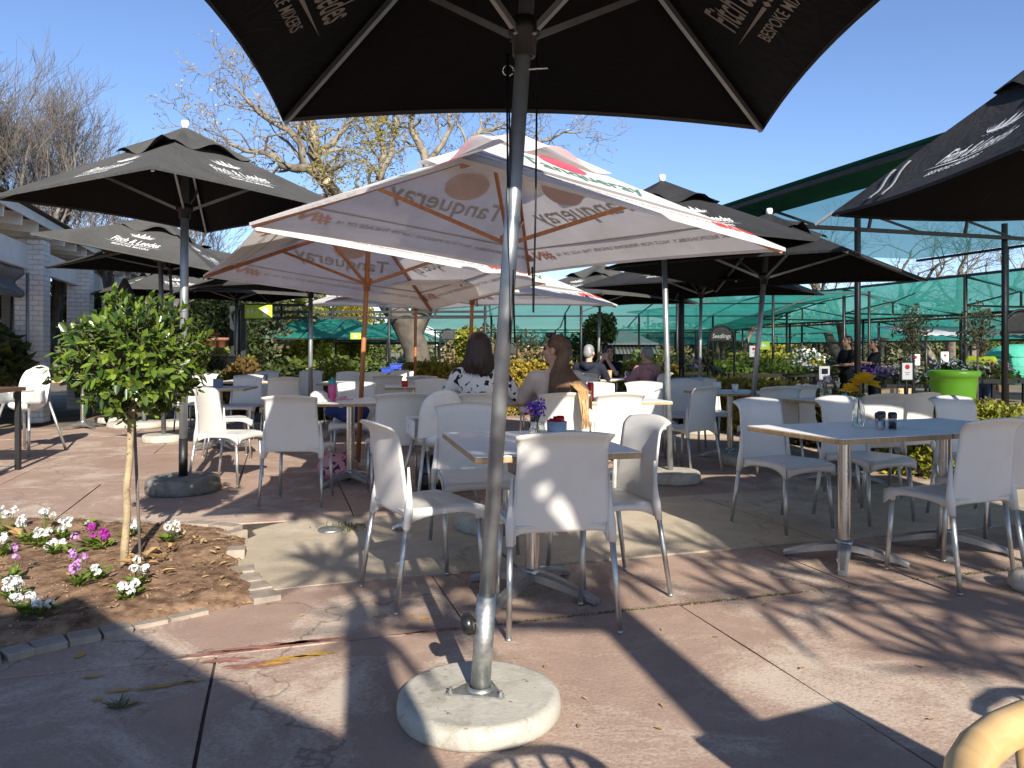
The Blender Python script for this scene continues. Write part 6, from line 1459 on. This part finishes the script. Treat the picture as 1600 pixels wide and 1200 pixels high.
        if hairstyle=='back':
            for k in range(24):
                a=radians(150+k*240/23); T(h,[H((.075*cos(a),-.02+.085*sin(a),.05)),H((.088*cos(a),-.03+.10*sin(a),-.06)),H((.085*cos(a),-.05+.09*sin(a),-.17))],[.018,.017,.008],5)
        baked(h,'hair',M[hair],root,.010*sc,3 if hairstyle!='bob' else 2)
    if extra: extra(root,Wp,H,sc,neck)
    return root,Wp,H
def long_hair(root,Wp,H,sc,neck):
    """long straight hair falling behind the right shoulder to the chair back"""
    hr=random.Random(3); h=MB(); tips=[]; ends=MB()
    def strand(mb,j,n,r0,rr):
        a=radians(205+ j*170/n); c_,s_=cos(a),sin(a); p0=H((.062*c_,-.03+.075*s_,.085)); p1=H((.084*c_,-.035+.098*s_,-.01)); f=(j/n)
        w=-.10+.285*f; b=neck
        q2=V((w*.62+.015,b.y-.115-.02*sin(pi*f),b.z-.02)); q3=V((w*.95+.06*f+.03,b.y-.140-.015*sin(pi*f),b.z-.17)); q4=V((w*.8+.07+.05*f+hr.gauss(0,.008),b.y-.150+hr.gauss(0,.008),b.z-.30+hr.gauss(0,.02)))
        mb.tube([Wp(p) for p in (p0,p1,q2,q3,q4)],[r0,r0*1.05,r0,r0*.85,r0*.4],5); return q4
    for j in range(64): strand(h,j,63,.015,hr)
    baked(h,'hair_length',M['hair_brown'],root,.009,2)
    h2=MB()
    for j in range(190):
        jj=hr.uniform(0,63); a=radians(203+jj*172/63); f=jj/63; w=-.11+.30*f+hr.gauss(0,.008); b=neck; o=.018
        pts=[H((.088*cos(a),-.035+(.105)*sin(a),-.0)),V((w*.64+.015,b.y-.132-.02*sin(pi*f),b.z-.02)),V((w*.95+.03+.06*f,b.y-.158-.015*sin(pi*f),b.z-.17)),V((w*.82+.07+.05*f,b.y-.165,b.z-.30+hr.gauss(0,.04)))]
        h2.tube([Wp(p) for p in pts],[.0022,.003,.003,.0012],4,caps=False)
    h2.build('loose_strands',M['hair_brown'],root)
    for j in range(70):
        f=hr.random(); b=neck; x0=.10+.075*f; p=[V((x0,b.y-.15+hr.gauss(0,.01),b.z-.10)),V((x0+.045,b.y-.30+hr.gauss(0,.008),b.z-.145)),V((.165+.05*f+hr.gauss(0,.006),b.y-.345+hr.gauss(0,.01),b.z-.27)),V((.172+.055*f+hr.gauss(0,.01),b.y-.35+hr.gauss(0,.012),b.z-.39-hr.random()*.05))]
        ends.tube([Wp(q) for q in p],[.006,.006,.005,.0015],5,caps=False)
    ends.build('blond_ends',M['hair_blond'],root)
    g=MB(); g.tube([Wp(H((.078*cos(t),.055+.0*t,.10+.0*t)) if False else H((-.085+.17*t/10,.02,.06+.085*sin(pi*t/10)))) for t in range(11)],.004,6)
    for s in (-1,1): g.ell(Wp(H((s*.035,.045,.128))),(.028,.008,.022),12,8)
    g.build('sunglasses',M['blackrub'],root)
person('woman in cream with very long brown hair, seated facing away, her face turned left',.36,6.50,2,True,1.03,'skin','beige','jeans','hair_brown','none',(62,0),[((-.27,.05,.77),(-.10,.33,.80)),((.26,.05,.75),(.14,.30,.79))],'long',extra=long_hair,female=True)
person('seated woman in black blotched white blouse with dark shoulder length hair, back to us',-.27,6.55,-2,True,1.05,'skin','cow','jeans','hair_dark','bob',(-10,0),[((-.29,.02,.76),(-.13,.30,.80)),((.31,.03,.76),(.14,.30,.80))],'long',female=True)
person('grey haired man in a dark hoodie, seated with his back to us',1.23,12.05,-20,True,1.0,'skin','navy','blackcloth','hair_grey','short',(-8,0),None,'long',hood=True)
person('woman in black raising both hands to her mouth at the background table',1.62,12.95,150,True,1.0,'skin','blackcloth','jeans','hair_dark','back',(30,0),[((-.24,.22,.82),(-.035,.14,1.06)),((.22,.20,.80),(.03,.16,1.06))],'short',female=True)
person('person in a pink hoodie with short grey hair, seated with their back to us',2.05,11.95,32,True,.98,'skin','pink','jeans','hair_grey','short',(5,0),None,'long',hood=True)
def jacket(col):
    def f(root,Wp,H,sc,neck): pass
    return f
rt,Wp,H=person('standing man in an orange shirt and open dark jacket beyond the hedge at centre',1.66,23.6,195,False,1.0,'skin_brown','orange','khaki',None,'none',(-15,0),None,'short')
for s in (-1,1):
    mb=MB(); mb.loft([[Wp((s*q,yy,zz)) for q,yy in ((.06,.135),(.15,.13),(.235,.04),(.23,-.08),(.10,-.15),(0,-.155))] for zz in (.80,1.0,1.2,1.40)],False,True,False); mb.tube([Wp(p) for p in ((s*.20,0,1.40),(s*.265,-.03,1.14),(s*.27,.06,.94))],[.075,.06,.05],10); mb.build('jacket',M['khaki'],rt)
mb=MB(); mb.ell(Wp(H((0,-.02,.055))),(.079,.096,.082),14,10); mb.build('hair',M['hair_black'],rt)
def shades(root,Wp,H,sc,neck):
    g=MB()
    for s in (-1,1): g.ell(Wp(H((s*.033,.092,.018))),(.027,.010,.021),10,8)
    g.tube([Wp(H((s*.078,.0,.02))) for s in (-1,)]+[Wp(H((-.06,.085,.02))),Wp(H((.06,.085,.02)))]+[Wp(H((.078,.0,.02)))],.004,5); g.build('sunglasses',M['blackrub'],root)
person('woman in a pale denim jacket and sunglasses beside the man in the orange shirt',2.20,24.2,170,False,.93,'skin_brown','denim','jeans','hair_black','pony',(-10,8),[((-.25,.0,1.14),(-.10,.25,1.10)),((.25,.0,1.14),(.10,.25,1.10))],'long',extra=shades,female=True)
mb=MB(); random.seed(5); blob(mb,(2.12,23.86,.80),(.17,.12,.2),160,.07,random.Random(5)); root=empty('held_plant',(2.12,23.86,gz(2.1,23.9)+.6),'leafy yellow flowering plant held by the woman in denim','plant'); mb.build('foliage',M['lime_leaf'],root); mb=MB(); mb.lathe([(0,0),(.05,0),(.07,.12),(0,.12)],(2.12,23.86,.58),14,caps=False); mb.build('pot',M['terracotta'],root)
person('bearded waiter in black holding a notebook beyond the hedge at right',6.95,15.9,98,False,1.0,'skin_olive','blackcloth','blackcloth','hair_black','short',(8,12),[((-.27,.06,1.16),(-.14,.30,1.14)),((.27,.06,1.16),(.10,.32,1.12))],'short',z=-.24)
person('waitress in black with a ponytail reaching towards the waiter',7.42,15.7,80,False,.95,'skin_olive','blackcloth','blackcloth','hair_black','pony',(12,14),[((-.23,.16,1.22),(-.10,.42,1.26)),((.24,.10,1.12),(.12,.36,1.08))],'short',female=True,z=-.22)
mb=MB(); mb.sheet(lambda a,b:(6.45+.34*a,15.75+.06*b,0.94-.14*a+.10*b),3,3,.012); tag(mb.build('menu_folder',M['blackrub']),'open black menu folder held between the waiter and the waitress','menu')
person('nursery worker in a yellow shirt at the far right behind the lime pot',8.55,14.0,-30,False,.94,'skin_brown','hivis','jeans','hair_dark','short',(0,10),None,'short',z=-.28)
person('distant person in a white shirt among the seedling benches',9.25,23.5,200,False,.95,'skin_brown','whitecloth','blackcloth','hair_black','short',(0,0),[((-.26,.05,1.14),(-.12,.28,1.05)),((.26,.05,1.14),(.12,.28,1.05))],'short',female=True)
# ------------------------------------------------------------------ light, sky, camera
EL=radians(27.5); AZ=V((.275,-.961)).normalized(); sun_dir=V((AZ.x*cos(EL),AZ.y*cos(EL),sin(EL)))
li=bpy.data.lights.new('sun','SUN'); li.energy=4.9; li.angle=radians(.53); li.color=(1,.93,.82); so=bpy.data.objects.new('sun',li); COL.objects.link(so); so.location=(5,-15,12); so.rotation_euler=sun_dir.to_track_quat('Z','Y').to_euler()
w=bpy.data.worlds.new('World'); scene.world=w; w.use_nodes=True; nt=w.node_tree; nt.nodes.clear()
sk=nt.nodes.new('ShaderNodeTexSky'); sk.sky_type='NISHITA'; sk.sun_disc=False; sk.sun_elevation=EL; sk.sun_rotation=atan2(AZ.x,AZ.y); sk.altitude=600; sk.air_density=1.0; sk.dust_density=.3; sk.ozone_density=2.5
bg=nt.nodes.new('ShaderNodeBackground'); bg.inputs[1].default_value=.085; ou=nt.nodes.new('ShaderNodeOutputWorld'); mxs=nt.nodes.new('ShaderNodeMix'); mxs.data_type='RGBA'; mxs.blend_type='MULTIPLY'; mxs.inputs[0].default_value=1; mxs.inputs[7].default_value=(.94,.98,1.13,1); nt.links.new(sk.outputs[0],mxs.inputs[6]); nt.links.new(mxs.outputs[2],bg.inputs[0]); nt.links.new(bg.outputs[0],ou.inputs[0])
cam=bpy.data.cameras.new('camera'); co=bpy.data.objects.new('camera',cam); COL.objects.link(co); cam.sensor_width=36; cam.lens=27.0; cam.shift_y=-(600-YH)/1600; co.location=(0,0,HC); co.rotation_euler=(radians(90),0,0); cam.clip_start=.05; cam.clip_end=5000; scene.camera=co
scene.view_settings.view_transform='Standard'; scene.view_settings.look='None'; scene.view_settings.exposure=0.95; scene.view_settings.gamma=1
scene.cycles.use_denoising=True; scene.cycles.max_bounces=8; scene.cycles.transparent_max_bounces=24; scene.cycles.transmission_bounces=6
